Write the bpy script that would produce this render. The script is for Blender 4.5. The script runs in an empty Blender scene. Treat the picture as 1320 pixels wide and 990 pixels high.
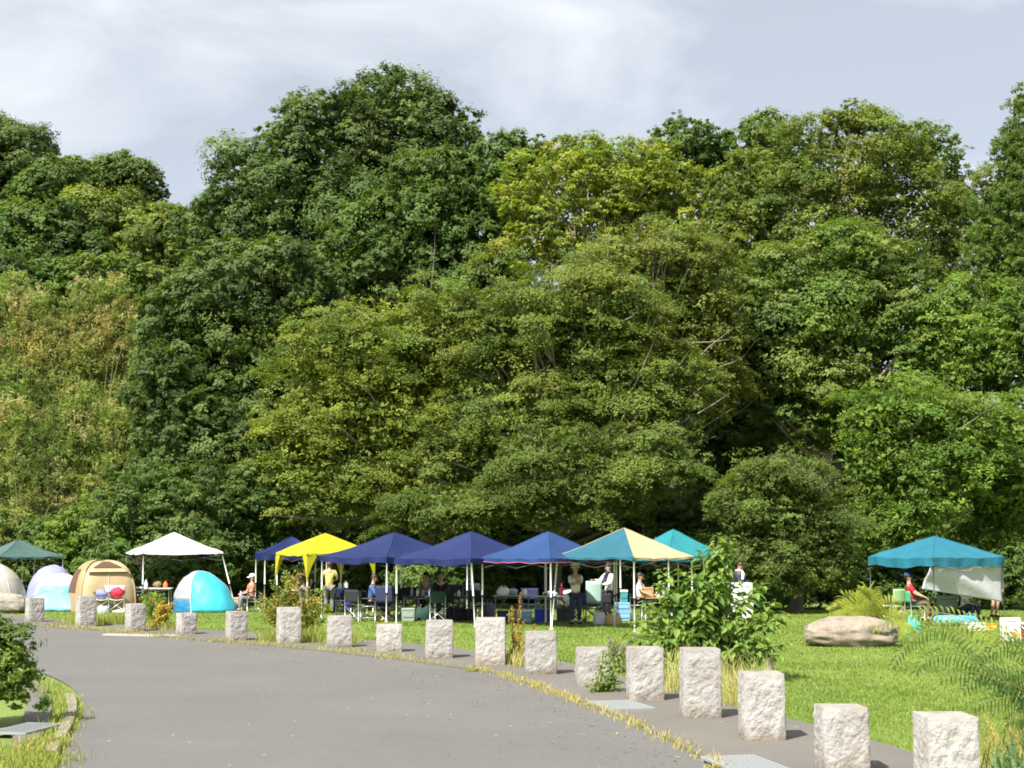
import bpy, bmesh, math, random, time
import numpy as np
from mathutils import Vector, Matrix, noise as mnoise

SC = bpy.context.scene
COL = SC.collection
R = math.radians
RNG = np.random.default_rng(7)
random.seed(7)

# ------------------------------------------------------------------ camera
F, CX, CY, HC = 1900.0, 660.0, 495.0, 2.1          # focal length in photo pixels, centre, eye height
PITCH = math.atan((702.0 - CY) / F)
cam = bpy.data.cameras.new('camera')
cam.sensor_width = 36.0
cam.lens = F / 1320.0 * 36.0
cam.clip_end = 3000.0
camo = bpy.data.objects.new('camera', cam)
camo.location = (0, 0, HC)
camo.rotation_euler = (R(90) + PITCH, 0, 0)
COL.objects.link(camo)
SC.camera = camo

# ------------------------------------------------------------------ sky, sun, exposure
SUN_EL, SUN_AZ = R(51), R(36)      # the sun stands behind the camera's left shoulder
world = bpy.data.worlds.new('World')
SC.world = world
world.use_nodes = True
wt = world.node_tree
wt.nodes.clear()
def wn(t, **kw):
    n = wt.nodes.new(t)
    for k, v in kw.items():
        setattr(n, k, v)
    return n
w_out = wn('ShaderNodeOutputWorld')
w_bg = wn('ShaderNodeBackground')
w_bg.inputs['Strength'].default_value = 0.05
w_sky = wn('ShaderNodeTexSky', sky_type='NISHITA', sun_disc=False)
w_sky.sun_elevation = SUN_EL
w_sky.sun_rotation = R(180) + SUN_AZ
w_sky.air_density = 1.0
w_sky.dust_density = 0.7
w_sky.ozone_density = 1.5
w_tc = wn('ShaderNodeTexCoord')
w_map = wn('ShaderNodeMapping')
w_map.inputs['Scale'].default_value = (1.0, 1.0, 2.6)
w_map.inputs['Location'].default_value = (1.4, 0.2, 0.5)
w_n1 = wn('ShaderNodeTexNoise')
w_n1.inputs['Scale'].default_value = 3.2
w_n1.inputs['Detail'].default_value = 9
w_n1.inputs['Roughness'].default_value = 0.52
w_n1.inputs['Distortion'].default_value = 0.4
w_r1 = wn('ShaderNodeValToRGB')
w_r1.color_ramp.elements[0].position = 0.40
w_r1.color_ramp.elements[0].color = (0.48, 0.48, 0.48, 1)
w_r1.color_ramp.elements[1].position = 0.60
w_r1.color_ramp.elements[1].color = (1.0, 1.0, 1.0, 1)
w_mix = wn('ShaderNodeMix', data_type='RGBA')
w_mix.inputs['B'].default_value = (9.7, 10.05, 10.5, 1)          # thin bright cloud
L = wt.links.new
L(w_tc.outputs['Generated'], w_map.inputs['Vector'])
L(w_map.outputs['Vector'], w_n1.inputs['Vector'])
L(w_n1.outputs['Fac'], w_r1.inputs['Fac'])
L(w_r1.outputs['Color'], w_mix.inputs['Factor'])
L(w_sky.outputs['Color'], w_mix.inputs['A'])
L(w_mix.outputs['Result'], w_bg.inputs['Color'])
L(w_bg.outputs['Background'], w_out.inputs['Surface'])

sun = bpy.data.lights.new('sun', 'SUN')
sun.energy = 5.0
sun.angle = R(0.55)
sun.color = (1.0, 0.95, 0.86)
suno = bpy.data.objects.new('sun', sun)
SUN_DIR = Vector((math.sin(SUN_AZ) * math.cos(SUN_EL), math.cos(SUN_AZ) * math.cos(SUN_EL), -math.sin(SUN_EL)))
suno.rotation_euler = SUN_DIR.to_track_quat('-Z', 'Y').to_euler()
suno.location = (-20, -20, 40)
COL.objects.link(suno)

SC.view_settings.view_transform = 'Standard'
SC.view_settings.look = 'None'
SC.view_settings.gamma = 1.0
SC.view_settings.use_curve_mapping = False
SC.view_settings.exposure = 1.10
SC.cycles.filter_width = 1.8
SC.cycles.max_bounces = 8
SC.cycles.diffuse_bounces = 3
SC.cycles.transmission_bounces = 4
SC.cycles.transparent_max_bounces = 8

# ------------------------------------------------------------------ from photo pixel to place
_cp, _sp = math.cos(PITCH), math.sin(PITCH)
def ray(px, py):
    x, y = (px - CX) / F, (CY - py) / F
    return Vector((x, _cp - y * _sp, _sp + y * _cp))
def G(px, py, z=0.0):
    d = ray(px, py)
    t = (z - HC) / d.z
    return Vector((d.x * t, d.y * t, z))
def P(px, py, Y):
    d = ray(px, py)
    t = Y / d.y
    return Vector((d.x * t, Y, HC + d.z * t))
def MPP(Y):
    return Y / F                                       # metres per photo pixel at distance Y

# ------------------------------------------------------------------ materials
MATS = {}
def srgb(r, g, b):
    f = lambda c: (c / 255 / 12.92) if c / 255 <= 0.04045 else ((c / 255 + 0.055) / 1.055) ** 2.4
    return (f(r), f(g), f(b))
def newmat(name):
    m = bpy.data.materials.new(name)
    m.use_nodes = True
    m.node_tree.nodes.clear()
    MATS[name] = m
    return m
def mat(name, col, rough=0.6, var=0.12, scale=6.0, bump=0.0, bscale=40.0, metal=0.0, trans=0.0, spec=0.4, detail=5):
    """colour with a noise variation, optional bump, optional translucency (thin cloth)"""
    if name in MATS:
        return MATS[name]
    m = newmat(name)
    t = m.node_tree
    out = t.nodes.new('ShaderNodeOutputMaterial')
    b = t.nodes.new('ShaderNodeBsdfPrincipled')
    tc = t.nodes.new('ShaderNodeTexCoord')
    n = t.nodes.new('ShaderNodeTexNoise')
    n.inputs['Scale'].default_value = scale
    n.inputs['Detail'].default_value = detail
    n.inputs['Roughness'].default_value = 0.6
    t.links.new(tc.outputs['Object'], n.inputs['Vector'])
    mx = t.nodes.new('ShaderNodeMix'); mx.data_type = 'RGBA'
    lo = [max(0, c * (1 - var)) for c in col]
    hi = [min(1, c * (1 + var)) for c in col]
    mx.inputs['A'].default_value = (*lo, 1)
    mx.inputs['B'].default_value = (*hi, 1)
    t.links.new(n.outputs['Fac'], mx.inputs['Factor'])
    t.links.new(mx.outputs['Result'], b.inputs['Base Color'])
    b.inputs['Roughness'].default_value = rough
    b.inputs['Metallic'].default_value = metal
    b.inputs['Specular IOR Level'].default_value = spec
    if bump:
        n2 = t.nodes.new('ShaderNodeTexNoise')
        n2.inputs['Scale'].default_value = bscale
        n2.inputs['Detail'].default_value = 6
        t.links.new(tc.outputs['Object'], n2.inputs['Vector'])
        bp = t.nodes.new('ShaderNodeBump')
        bp.inputs['Strength'].default_value = bump
        bp.inputs['Distance'].default_value = 0.02
        t.links.new(n2.outputs['Fac'], bp.inputs['Height'])
        t.links.new(bp.outputs['Normal'], b.inputs['Normal'])
    last = b.outputs['BSDF']
    if trans:
        tr = t.nodes.new('ShaderNodeBsdfTranslucent')
        t.links.new(mx.outputs['Result'], tr.inputs['Color'])
        ms = t.nodes.new('ShaderNodeMixShader')
        ms.inputs['Fac'].default_value = trans
        t.links.new(b.outputs['BSDF'], ms.inputs[1])
        t.links.new(tr.outputs['BSDF'], ms.inputs[2])
        last = ms.outputs['Shader']
    t.links.new(last, out.inputs['Surface'])
    return m
def leafmat(name, rough=0.5, trans=0.3, spec=0.35, warm=(1.25, 1.3, 0.55)):
    """colour of every leaf comes from the leaf's own tint attribute"""
    m = newmat(name)
    t = m.node_tree
    out = t.nodes.new('ShaderNodeOutputMaterial')
    b = t.nodes.new('ShaderNodeBsdfPrincipled')
    a = t.nodes.new('ShaderNodeAttribute'); a.attribute_name = 'tint'
    t.links.new(a.outputs['Color'], b.inputs['Base Color'])
    b.inputs['Roughness'].default_value = rough
    b.inputs['Specular IOR Level'].default_value = spec
    tr = t.nodes.new('ShaderNodeBsdfTranslucent')
    mu = t.nodes.new('ShaderNodeMix'); mu.data_type = 'RGBA'; mu.blend_type = 'MULTIPLY'
    mu.inputs['Factor'].default_value = 1.0
    mu.inputs['B'].default_value = (*warm, 1)
    t.links.new(a.outputs['Color'], mu.inputs['A'])
    t.links.new(mu.outputs['Result'], tr.inputs['Color'])
    ms = t.nodes.new('ShaderNodeMixShader')
    ms.inputs['Fac'].default_value = trans
    t.links.new(b.outputs['BSDF'], ms.inputs[1])
    t.links.new(tr.outputs['BSDF'], ms.inputs[2])
    t.links.new(ms.outputs['Shader'], out.inputs['Surface'])
    return m
LEAF = leafmat('leaf', trans=0.42, spec=0.25, rough=0.6)
GRASS = leafmat('grass_blade', rough=0.6, trans=0.35, spec=0.2, warm=(1.15, 1.2, 0.6))
BARK = mat('bark', (0.16, 0.13, 0.10), 0.9, 0.35, 9, 0.6, 30)
BARKPALE = mat('bark_pale', (0.30, 0.26, 0.20), 0.9, 0.3, 9, 0.5, 30)

# ------------------------------------------------------------------ objects
def props(o, label=None, cat=None, group=None, kind=None):
    if label: o['label'] = label
    if cat: o['category'] = cat
    if group: o['group'] = group
    if kind: o['kind'] = kind
    return o
def thing(name, label, cat, loc, rz=0.0, group=None):
    o = bpy.data.objects.new(name, None)
    o.empty_display_size = 0.2
    o.location = loc
    o.rotation_euler = (0, 0, rz)
    COL.objects.link(o)
    return props(o, label, cat, group)
def link(name, me, m=None, parent=None):
    if m is not None and len(me.materials) == 0:
        for q in (m if isinstance(m, (list, tuple)) else [m]):
            me.materials.append(q)
    o = bpy.data.objects.new(name, me)
    COL.objects.link(o)
    if parent is not None:
        o.parent = parent
    return o
def copy_tree(o, parent=None):
    c = o.copy()
    COL.objects.link(c)
    if parent is not None:
        c.parent = parent
    for ch in list(o.children):
        copy_tree(ch, c)
    return c

class MB:
    """collects simple shapes into one mesh"""
    def __init__(s):
        s.v, s.f, s.mi, s.cur = [], [], [], 0
    def add(s, verts, faces):
        k = len(s.v)
        s.v += [tuple(x) for x in verts]
        s.f += [tuple(i + k for i in f) for f in faces]
        s.mi += [s.cur] * len(faces)
        return s
    def box(s, c, d, rot=None):
        M = rot if rot is not None else Matrix.Identity(3)
        if isinstance(M, (int, float)):
            M = Matrix.Rotation(M, 3, 'Z')
        hx, hy, hz = d[0] / 2, d[1] / 2, d[2] / 2
        vs = [Vector(c) + M @ Vector((x, y, z)) for x in (-hx, hx) for y in (-hy, hy) for z in (-hz, hz)]
        return s.add(vs, [(0, 1, 3, 2), (4, 6, 7, 5), (0, 4, 5, 1), (2, 3, 7, 6), (0, 2, 6, 4), (1, 5, 7, 3)])
    def tube(s, pts, rad, n=6, cap=True):
        pts = [Vector(p) for p in pts]
        if not hasattr(rad, '__len__'):
            rad = [rad] * len(pts)
        vs, fs = [], []
        ref = None
        for i, p in enumerate(pts):
            d = (pts[min(i + 1, len(pts) - 1)] - pts[max(i - 1, 0)])
            if d.length < 1e-9: d = Vector((0, 0, 1))
            d.normalize()
            if ref is None:
                ref = Vector((0, 0, 1)) if abs(d.z) < 0.9 else Vector((1, 0, 0))
            a = d.cross(ref)
            if a.length < 1e-4:
                ref = Vector((1, 0, 0)) if abs(d.x) < 0.9 else Vector((0, 1, 0)); a = d.cross(ref)
            a.normalize(); b = a.cross(d).normalized()
            for k in range(n):
                t = 2 * math.pi * (k + 0.5) / n
                vs.append(p + (a * math.cos(t) + b * math.sin(t)) * rad[i])
        for i in range(len(pts) - 1):
            for k in range(n):
                k2 = (k + 1) % n
                fs.append((i * n + k, i * n + k2, (i + 1) * n + k2, (i + 1) * n + k))
        if cap:
            fs.append(tuple(range(n)))
            fs.append(tuple(range((len(pts) - 1) * n, len(pts) * n))[::-1])
        return s.add(vs, fs)
    def lathe(s, prof, c=(0, 0, 0), n=16, rot=None, sx=1.0, sy=1.0):
        c = Vector(c)
        vs, fs = [], []
        for (r, z) in prof:
            for k in range(n):
                t = 2 * math.pi * k / n
                p = Vector((r * math.cos(t) * sx, r * math.sin(t) * sy, z))
                vs.append(c + (rot @ p if rot is not None else p))
        for i in range(len(prof) - 1):
            for k in range(n):
                k2 = (k + 1) % n
                fs.append((i * n + k, i * n + k2, (i + 1) * n + k2, (i + 1) * n + k))
        fs.append(tuple(range(n))[::-1])
        fs.append(tuple(range((len(prof) - 1) * n, len(prof) * n)))
        return s.add(vs, fs)
    def grid(s, fn, nu, nv):
        vs = [fn(i / nu, j / nv) for j in range(nv + 1) for i in range(nu + 1)]
        fs = [(j * (nu + 1) + i, j * (nu + 1) + i + 1, (j + 1) * (nu + 1) + i + 1, (j + 1) * (nu + 1) + i)
              for j in range(nv) for i in range(nu)]
        return s.add(vs, fs)
    def ball(s, c, r, n=10, m=7, rot=None):
        if not hasattr(r, '__len__'): r = (r, r, r)
        c = Vector(c); vs, fs = [], []
        for j in range(1, m):
            ph = math.pi * j / m
            for k in range(n):
                t = 2 * math.pi * k / n
                p = Vector((r[0] * math.sin(ph) * math.cos(t), r[1] * math.sin(ph) * math.sin(t), r[2] * math.cos(ph)))
                vs.append(c + (rot @ p if rot is not None else p))
        for j in range(m - 2):
            for k in range(n):
                k2 = (k + 1) % n
                fs.append((j * n + k, (j + 1) * n + k, (j + 1) * n + k2, j * n + k2))
        e = Vector((0, 0, r[2]))
        if rot is not None: e = rot @ e
        vs += [c + e, c - e]
        a, b = len(vs) - 2, len(vs) - 1
        for k in range(n):
            k2 = (k + 1) % n
            fs.append((a, k, k2)); fs.append((b, (m - 2) * n + k2, (m - 2) * n + k))
        return s.add(vs, fs)
    def build(s, name, m, parent=None, smooth=False, bevel=0.0, solid=0.0, sub=0):
        me = bpy.data.meshes.new(name)
        me.from_pydata(s.v, [], s.f)
        me.update()
        o = link(name, me, m, parent)
        if any(s.mi):
            me.polygons.foreach_set('material_index', s.mi)
        if smooth:
            me.polygons.foreach_set('use_smooth', [True] * len(me.polygons))
        if solid:
            q = o.modifiers.new('thick', 'SOLIDIFY'); q.thickness = solid; q.offset = 0
        if sub:
            q = o.modifiers.new('sub', 'SUBSURF'); q.levels = sub; q.render_levels = sub
        if bevel:
            q = o.modifiers.new('bevel', 'BEVEL'); q.width = bevel; q.segments = 2; q.limit_method = 'ANGLE'
        return o

def smooth_line(pts, n):
    """even samples of a Catmull-Rom curve through the points"""
    pts = [Vector(p) for p in pts]
    pp = [pts[0] * 2 - pts[1]] + pts + [pts[-1] * 2 - pts[-2]]
    dense = []
    for i in range(1, len(pp) - 2):
        a, b, c, d = pp[i - 1], pp[i], pp[i + 1], pp[i + 2]
        for k in range(16):
            t = k / 16
            dense.append(0.5 * ((2 * b) + (c - a) * t + (2 * a - 5 * b + 4 * c - d) * t * t + (3 * b - a - 3 * c + d) * t ** 3))
    dense.append(pts[-1])
    ln = [0.0]
    for i in range(1, len(dense)):
        ln.append(ln[-1] + (dense[i] - dense[i - 1]).length)
    out, j = [], 0
    for k in range(n):
        s = ln[-1] * k / (n - 1)
        while j < len(ln) - 2 and ln[j + 1] < s: j += 1
        w = (s - ln[j]) / max(1e-9, ln[j + 1] - ln[j])
        out.append(dense[j].lerp(dense[j + 1], min(1, max(0, w))))
    return out

def quads_mesh(name, V, tint, m, parent=None):
    """V: (n,k,3) corners of n loose leaves (k = 3 or 4), tint: (n,3) their own colour"""
    n, k = len(V), V.shape[1]
    me = bpy.data.meshes.new(name)
    me.vertices.add(k * n)
    me.vertices.foreach_set('co', np.ascontiguousarray(V, dtype=np.float32).ravel())
    me.loops.add(k * n)
    me.loops.foreach_set('vertex_index', np.arange(k * n, dtype=np.int32))
    me.polygons.add(n)
    me.polygons.foreach_set('loop_start', np.arange(0, k * n, k, dtype=np.int32))
    me.update(calc_edges=True)
    at = me.attributes.new('tint', 'FLOAT_COLOR', 'FACE')
    c = np.ones((n, 4), dtype=np.float32); c[:, :3] = tint
    at.data.foreach_set('color', c.ravel())
    return link(name, me, m, parent)

def nrm(a):
    return a / np.maximum(1e-9, np.linalg.norm(a, axis=-1, keepdims=True))
def leaf_quads(Pt, N, length, width, fold=0.15, T=None):
    """diamond leaves at Pt facing N"""
    n = len(Pt)
    if T is None:
        T = RNG.normal(size=(n, 3))
    T = nrm(T - N * np.sum(T * N, axis=1, keepdims=True))
    W = np.cross(N, T)
    Lh = (length * 0.5)[:, None] if hasattr(length, '__len__') else length * 0.5
    Wh = (width * 0.5)[:, None] if hasattr(width, '__len__') else width * 0.5
    V = np.empty((n, 4, 3))
    V[:, 0] = Pt - T * Lh
    V[:, 1] = Pt + W * Wh + N * Wh * fold - T * Lh * 0.15
    V[:, 2] = Pt + T * Lh
    V[:, 3] = Pt - W * Wh + N * Wh * fold - T * Lh * 0.15
    return V

def leaf_tris(Pt, N, length, width, T=None):
    """small pointed leaves, one triangle each"""
    n = len(Pt)
    if T is None:
        T = RNG.normal(size=(n, 3))
    T = nrm(T - N * np.sum(T * N, axis=1, keepdims=True))
    W = np.cross(N, T)
    V = np.empty((n, 3, 3), dtype=np.float32)
    V[:, 0] = Pt - T * (length * 0.42)[:, None] + W * (width * 0.5)[:, None]
    V[:, 1] = Pt - T * (length * 0.30)[:, None] - W * (width * 0.5)[:, None]
    V[:, 2] = Pt + T * (length * 0.58)[:, None]
    return V

# ------------------------------------------------------------------ the lie of the land
def sstep(a, b, x):
    t = min(1.0, max(0.0, (x - a) / (b - a)))
    return t * t * (3 - 2 * t)
def hill_z(x, y):
    z = 7.0 * sstep(52, 78, y) + 5.0 * sstep(78, 130, y)
    z += 26.0 * math.exp(-((x + 62) / 40.0) ** 2) * sstep(80, 135, y)
    return z
def gz(x, y):
    return hill_z(x, y) if y > 51 else 0.0

soil = mat('soil', (0.028, 0.028, 0.016), 0.95, 0.5, 0.6, 0.5, 8)
def hill_sheet():
    xs = np.concatenate([np.linspace(-900, -90, 14), np.linspace(-84, 84, 57), np.linspace(90, 900, 14)])
    ys = np.concatenate([np.linspace(-300, 40, 12), np.linspace(46, 150, 53), np.linspace(160, 1600, 24)])
    vs, fs = [], []
    for y in ys:
        for x in xs:
            z = hill_z(x, y) + (0.5 * mnoise.noise(Vector((x * 0.2, y * 0.2, 0))) if y > 53 else 0)
            vs.append((x, y, z - 0.05 - 6 * sstep(250, 900, y)))
    nx = len(xs)
    for j in range(len(ys) - 1):
        for i in range(nx - 1):
            fs.append((j * nx + i, j * nx + i + 1, (j + 1) * nx + i + 1, (j + 1) * nx + i))
    b = MB(); b.add(vs, fs)
    o = b.build('ground', soil, smooth=True)
    props(o, kind='structure')
hill_sheet()

ROAD_R = [G(*p) for p in [(1080, 1090), (1000, 1035), (920, 987), (860, 953), (800, 926), (740, 902), (700, 888), (640, 870), (600, 863), (540, 854),
          (480, 847), (420, 840), (360, 834), (300, 829), (240, 824), (200, 820), (150, 815), (100, 811), (40, 807), (0, 804), (-150, 796), (-350, 788)]]
PAVE_R = [G(*p) for p in [(1420, 1090), (1300, 1030), (1190, 978), (1120, 955), (1056, 938), (985, 921), (935, 908), (870, 891), (800, 873), (735, 856), (660, 846),
          (590, 837), (500, 828), (430, 823), (370, 819), (300, 815), (237, 810), (171, 804), (107, 801), (40, 796), (0, 792), (-150, 785), (-350, 778)]]
ROAD_L = [G(*p) for p in [(30, 1090), (56, 1015), (78, 980), (92, 952), (103, 928), (107, 908), (98, 891), (78, 877), (54, 867), (30, 861), (0, 855), (-60, 847), (-150, 838), (-350, 824)]]
NR = 90
rr, pr, rl = smooth_line(ROAD_R, NR), smooth_line(PAVE_R, NR), smooth_line(ROAD_L, NR)

def strip(name, a, b, z, m, kind='structure', div=6, skirt=0.0, wob=0.0):
    q = MB()
    n = len(a)
    vs, fs = [], []
    for i in range(n):
        for j in range(div + 1):
            p = a[i].lerp(b[i], j / div)
            vs.append((p.x, p.y, z + (wob * mnoise.noise(Vector((p.x * 0.7, p.y * 0.7, 3))) if wob else 0)))
    for i in range(n - 1):
        for j in range(div):
            fs.append((i * (div + 1) + j, i * (div + 1) + j + 1, (i + 1) * (div + 1) + j + 1, (i + 1) * (div + 1) + j))
    q.add(vs, fs)
    if skirt:
        for line in (a, b):
            q.add([(p.x, p.y, z) for p in line] + [(p.x, p.y, z - skirt) for p in line],
                  [(i, i + 1, n + i + 1, n + i) for i in range(n - 1)])
    return props(q.build(name, m), kind=kind)

# asphalt: worn, with tyre-polished bands, fine aggregate, a few pale specks
def asphalt_mat(name, base, dark):
    m = newmat(name); t = m.node_tree
    out = t.nodes.new('ShaderNodeOutputMaterial'); b = t.nodes.new('ShaderNodeBsdfPrincipled')
    tc = t.nodes.new('ShaderNodeTexCoord')
    def noise(scale, det=6, rough=0.6):
        n = t.nodes.new('ShaderNodeTexNoise'); n.inputs['Scale'].default_value = scale
        n.inputs['Detail'].default_value = det; n.inputs['Roughness'].default_value = rough
        t.links.new(tc.outputs['Object'], n.inputs['Vector']); return n
    def mix(fac, a, bb, mode='MIX'):
        x = t.nodes.new('ShaderNodeMix'); x.data_type = 'RGBA'; x.blend_type = mode
        for nm, v in (('Factor', fac), ('A', a), ('B', bb)):
            if hasattr(v, 'links') or hasattr(v, 'is_linked'): t.links.new(v, x.inputs[nm])
            elif isinstance(v, tuple): x.inputs[nm].default_value = (*v, 1)
            else: x.inputs[nm].default_value = v
        return x.outputs['Result']
    def ramp(v, a, c):
        r = t.nodes.new('ShaderNodeMapRange'); r.inputs['From Min'].default_value = a; r.inputs['From Max'].default_value = c
        t.links.new(v, r.inputs['Value']); return r.outputs['Result']
    big = ramp(noise(0.35, 4).outputs['Fac'], 0.3, 0.7)
    mid = ramp(noise(3.0, 6).outputs['Fac'], 0.25, 0.75)
    fine = ramp(noise(70, 3, 0.8).outputs['Fac'], 0.25, 0.75)
    c = mix(big, dark, base)
    c = mix(mid, mix(0.12, c, (0.05, 0.045, 0.04)), c)
    c = mix(fine, mix(0.42, c, (0.03, 0.03, 0.03)), mix(0.15, c, (0.5, 0.48, 0.45)))
    vo = t.nodes.new('ShaderNodeTexVoronoi'); vo.inputs['Scale'].default_value = 2.3
    t.links.new(tc.outputs['Object'], vo.inputs['Vector'])
    sp = ramp(vo.outputs['Distance'], 0.05, 0.03)
    c = mix(sp, c, (0.45, 0.42, 0.34))
    vc = t.nodes.new('ShaderNodeTexVoronoi'); vc.feature = 'DISTANCE_TO_EDGE'; vc.inputs['Scale'].default_value = 0.33
    nz = noise(1.6, 6); wv = t.nodes.new('ShaderNodeMix'); wv.data_type = 'RGBA'; wv.inputs['Factor'].default_value = 0.25
    t.links.new(tc.outputs['Object'], wv.inputs['A']); t.links.new(nz.outputs['Color'], wv.inputs['B']); t.links.new(wv.outputs['Result'], vc.inputs['Vector'])
    cr = ramp(vc.outputs['Distance'], 0.0065, 0.002)
    mk = t.nodes.new('ShaderNodeMath'); mk.operation = 'MULTIPLY'; t.links.new(cr, mk.inputs[0]); t.links.new(ramp(noise(0.22, 2).outputs['Fac'], 0.48, 0.56), mk.inputs[1])
    mk2 = t.nodes.new('ShaderNodeMath'); mk2.operation = 'MULTIPLY'; t.links.new(mk.outputs[0], mk2.inputs[0]); mk2.inputs[1].default_value = 0.10
    c = mix(mk2.outputs[0], c, (0.035, 0.033, 0.03))
    st = ramp(noise(0.8, 8, 0.7).outputs['Fac'], 0.60, 0.72)
    mk3 = t.nodes.new('ShaderNodeMath'); mk3.operation = 'MULTIPLY'; t.links.new(st, mk3.inputs[0]); mk3.inputs[1].default_value = 0.35
    c = mix(mk3.outputs[0], c, (0.075, 0.07, 0.065))
    t.links.new(c, b.inputs['Base Color'])
    b.inputs['Roughness'].default_value = 0.85
    b.inputs['Specular IOR Level'].default_value = 0.3
    bp = t.nodes.new('ShaderNodeBump'); bp.inputs['Strength'].default_value = 0.35; bp.inputs['Distance'].default_value = 0.01
    t.links.new(fine, bp.inputs['Height']); t.links.new(bp.outputs['Normal'], b.inputs['Normal'])
    t.links.new(b.outputs['BSDF'], out.inputs['Surface'])
    return m
ASPH = asphalt_mat('asphalt', (0.128, 0.125, 0.119), (0.100, 0.098, 0.095))
PAVE = asphalt_mat('pavement', (0.155, 0.140, 0.118), (0.105, 0.096, 0.083))
CONC = mat('concrete', (0.33, 0.31, 0.27), 0.9, 0.3, 5, 0.4, 60)

ext_r = rr
strip('road', rl, rr, -0.006, ASPH, div=8)
strip('pavement', rr, pr, 0.022, PAVE, div=4, skirt=0.06, wob=0.006)
# left pavement inside the bend
isl = [p + Vector((-0.42 - 0.15 * math.sin(i * 0.3), 0.0, 0)) for i, p in enumerate(rl)]
lp_out = smooth_line([G(*p) for p in [(-60, 1090), (-15, 1010), (2, 985), (18, 950), (30, 925), (36, 900), (30, 884), (14, 874), (-10, 868), (-40, 860), (-120, 850), (-350, 832)]], NR)
lp_in = smooth_line([G(*p) for p in [(5, 1090), (34, 1000), (48, 965), (60, 935), (66, 912), (64, 895), (52, 882), (34, 872), (14, 864), (-20, 857), (-100, 846), (-350, 829)]], NR)
strip('left_pavement', lp_out, lp_in, 0.02, PAVE, div=3, skirt=0.06)

# lawn: one sheet from the pavement back to the trees
LAWN = newmat('lawn_soil'); t = LAWN.node_tree
o_ = t.nodes.new('ShaderNodeOutputMaterial'); b_ = t.nodes.new('ShaderNodeBsdfPrincipled'); tc_ = t.nodes.new('ShaderNodeTexCoord')
n1 = t.nodes.new('ShaderNodeTexNoise'); n1.inputs['Scale'].default_value = 0.35; n1.inputs['Detail'].default_value = 8; n1.inputs['Roughness'].default_value = 0.65
n2 = t.nodes.new('ShaderNodeTexNoise'); n2.inputs['Scale'].default_value = 26; n2.inputs['Detail'].default_value = 4
r1 = t.nodes.new('ShaderNodeValToRGB'); r1.color_ramp.elements[0].position = 0.33; r1.color_ramp.elements[1].position = 0.68
r1.color_ramp.elements[0].color = (0.115, 0.18, 0.028, 1); r1.color_ramp.elements[1].color = (0.21, 0.275, 0.044, 1)
m_ = t.nodes.new('ShaderNodeMix'); m_.data_type = 'RGBA'; m_.blend_type = 'MULTIPLY'; m_.inputs['Factor'].default_value = 0.45
t.links.new(tc_.outputs['Object'], n1.inputs['Vector']); t.links.new(tc_.outputs['Object'], n2.inputs['Vector'])
t.links.new(n1.outputs['Fac'], r1.inputs['Fac']); t.links.new(r1.outputs['Color'], m_.inputs['A']); t.links.new(n2.outputs['Color'], m_.inputs['B'])
t.links.new(m_.outputs['Result'], b_.inputs['Base Color']); b_.inputs['Roughness'].default_value = 0.9
t.links.new(b_.outputs['BSDF'], o_.inputs['Surface'])
far = [Vector((p.x * 1.25 + (6 if p.x > -3 else -3), 53.0, 0)) for p in pr]
for i, p in enumerate(far):
    far[i].x = 16 - 75 * (i / (NR - 1))
strip('lawn', pr, far, -0.012, LAWN, div=20)

b = MB(); b.grid(lambda u, v: Vector((-48 + 108 * u, 8 + 45.5 * v, -0.024)), 30, 14)
props(b.build('meadow', LAWN), kind='structure')
# ---- real blades on the lawn
def pave_edge_y(x):
    best = None
    for i in range(NR - 1):
        a, b = pr[i], pr[i + 1]
        if (a.x - x) * (b.x - x) <= 0 and abs(a.x - b.x) > 1e-6:
            w = (x - a.x) / (b.x - a.x); y = a.y + (b.y - a.y) * w
            best = y if best is None else min(best, y)
    return best if best is not None else 15.0
_xs = np.linspace(-40, 30, 500); _ys = np.array([pave_edge_y(x) for x in _xs])
def blades(name, X, Y, Z, h, w, tint, lean=0.5, m=GRASS, simple=False):
    n = len(X)
    a = RNG.uniform(0, 2 * np.pi, n)
    d = np.stack([np.cos(a), np.sin(a), np.zeros(n)], 1) * (w / 2)[:, None]
    b = RNG.uniform(0, 2 * np.pi, n)
    ln = np.stack([np.cos(b), np.sin(b), np.zeros(n)], 1) * (h * lean * RNG.uniform(0.2, 1.2, n))[:, None]
    base = np.stack([X, Y, Z], 1)
    up = np.array([0, 0, 1.0]) * h[:, None]
    if simple:
        V = np.stack([base - d, base + d, base + ln * 0.8 + up], 1)
        return quads_mesh(name, V, tint, m)
    m1, m2 = base + ln * 0.16 + up * 0.42, base + ln * 0.5 + up * 0.78     # the blade bends over in three pieces
    tip = base + ln + up * (1.0 - 0.18 * lean)
    V = np.concatenate([np.stack([base - d, base + d, m1 + d * 0.95, m1 - d * 0.95], 1),
                        np.stack([m1 - d * 0.95, m1 + d * 0.95, m2 + d * 0.6, m2 - d * 0.6], 1),
                        np.stack([m2 - d * 0.6, m2 + d * 0.6, tip + d * 0.08, tip - d * 0.08], 1)])
    return quads_mesh(name, V, np.tile(tint, (3, 1)), m)
def vnoise(X, Y, s, k=0):
    return np.array([mnoise.noise(Vector((x * s, y * s, k))) for x, y in zip(X, Y)])
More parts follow.
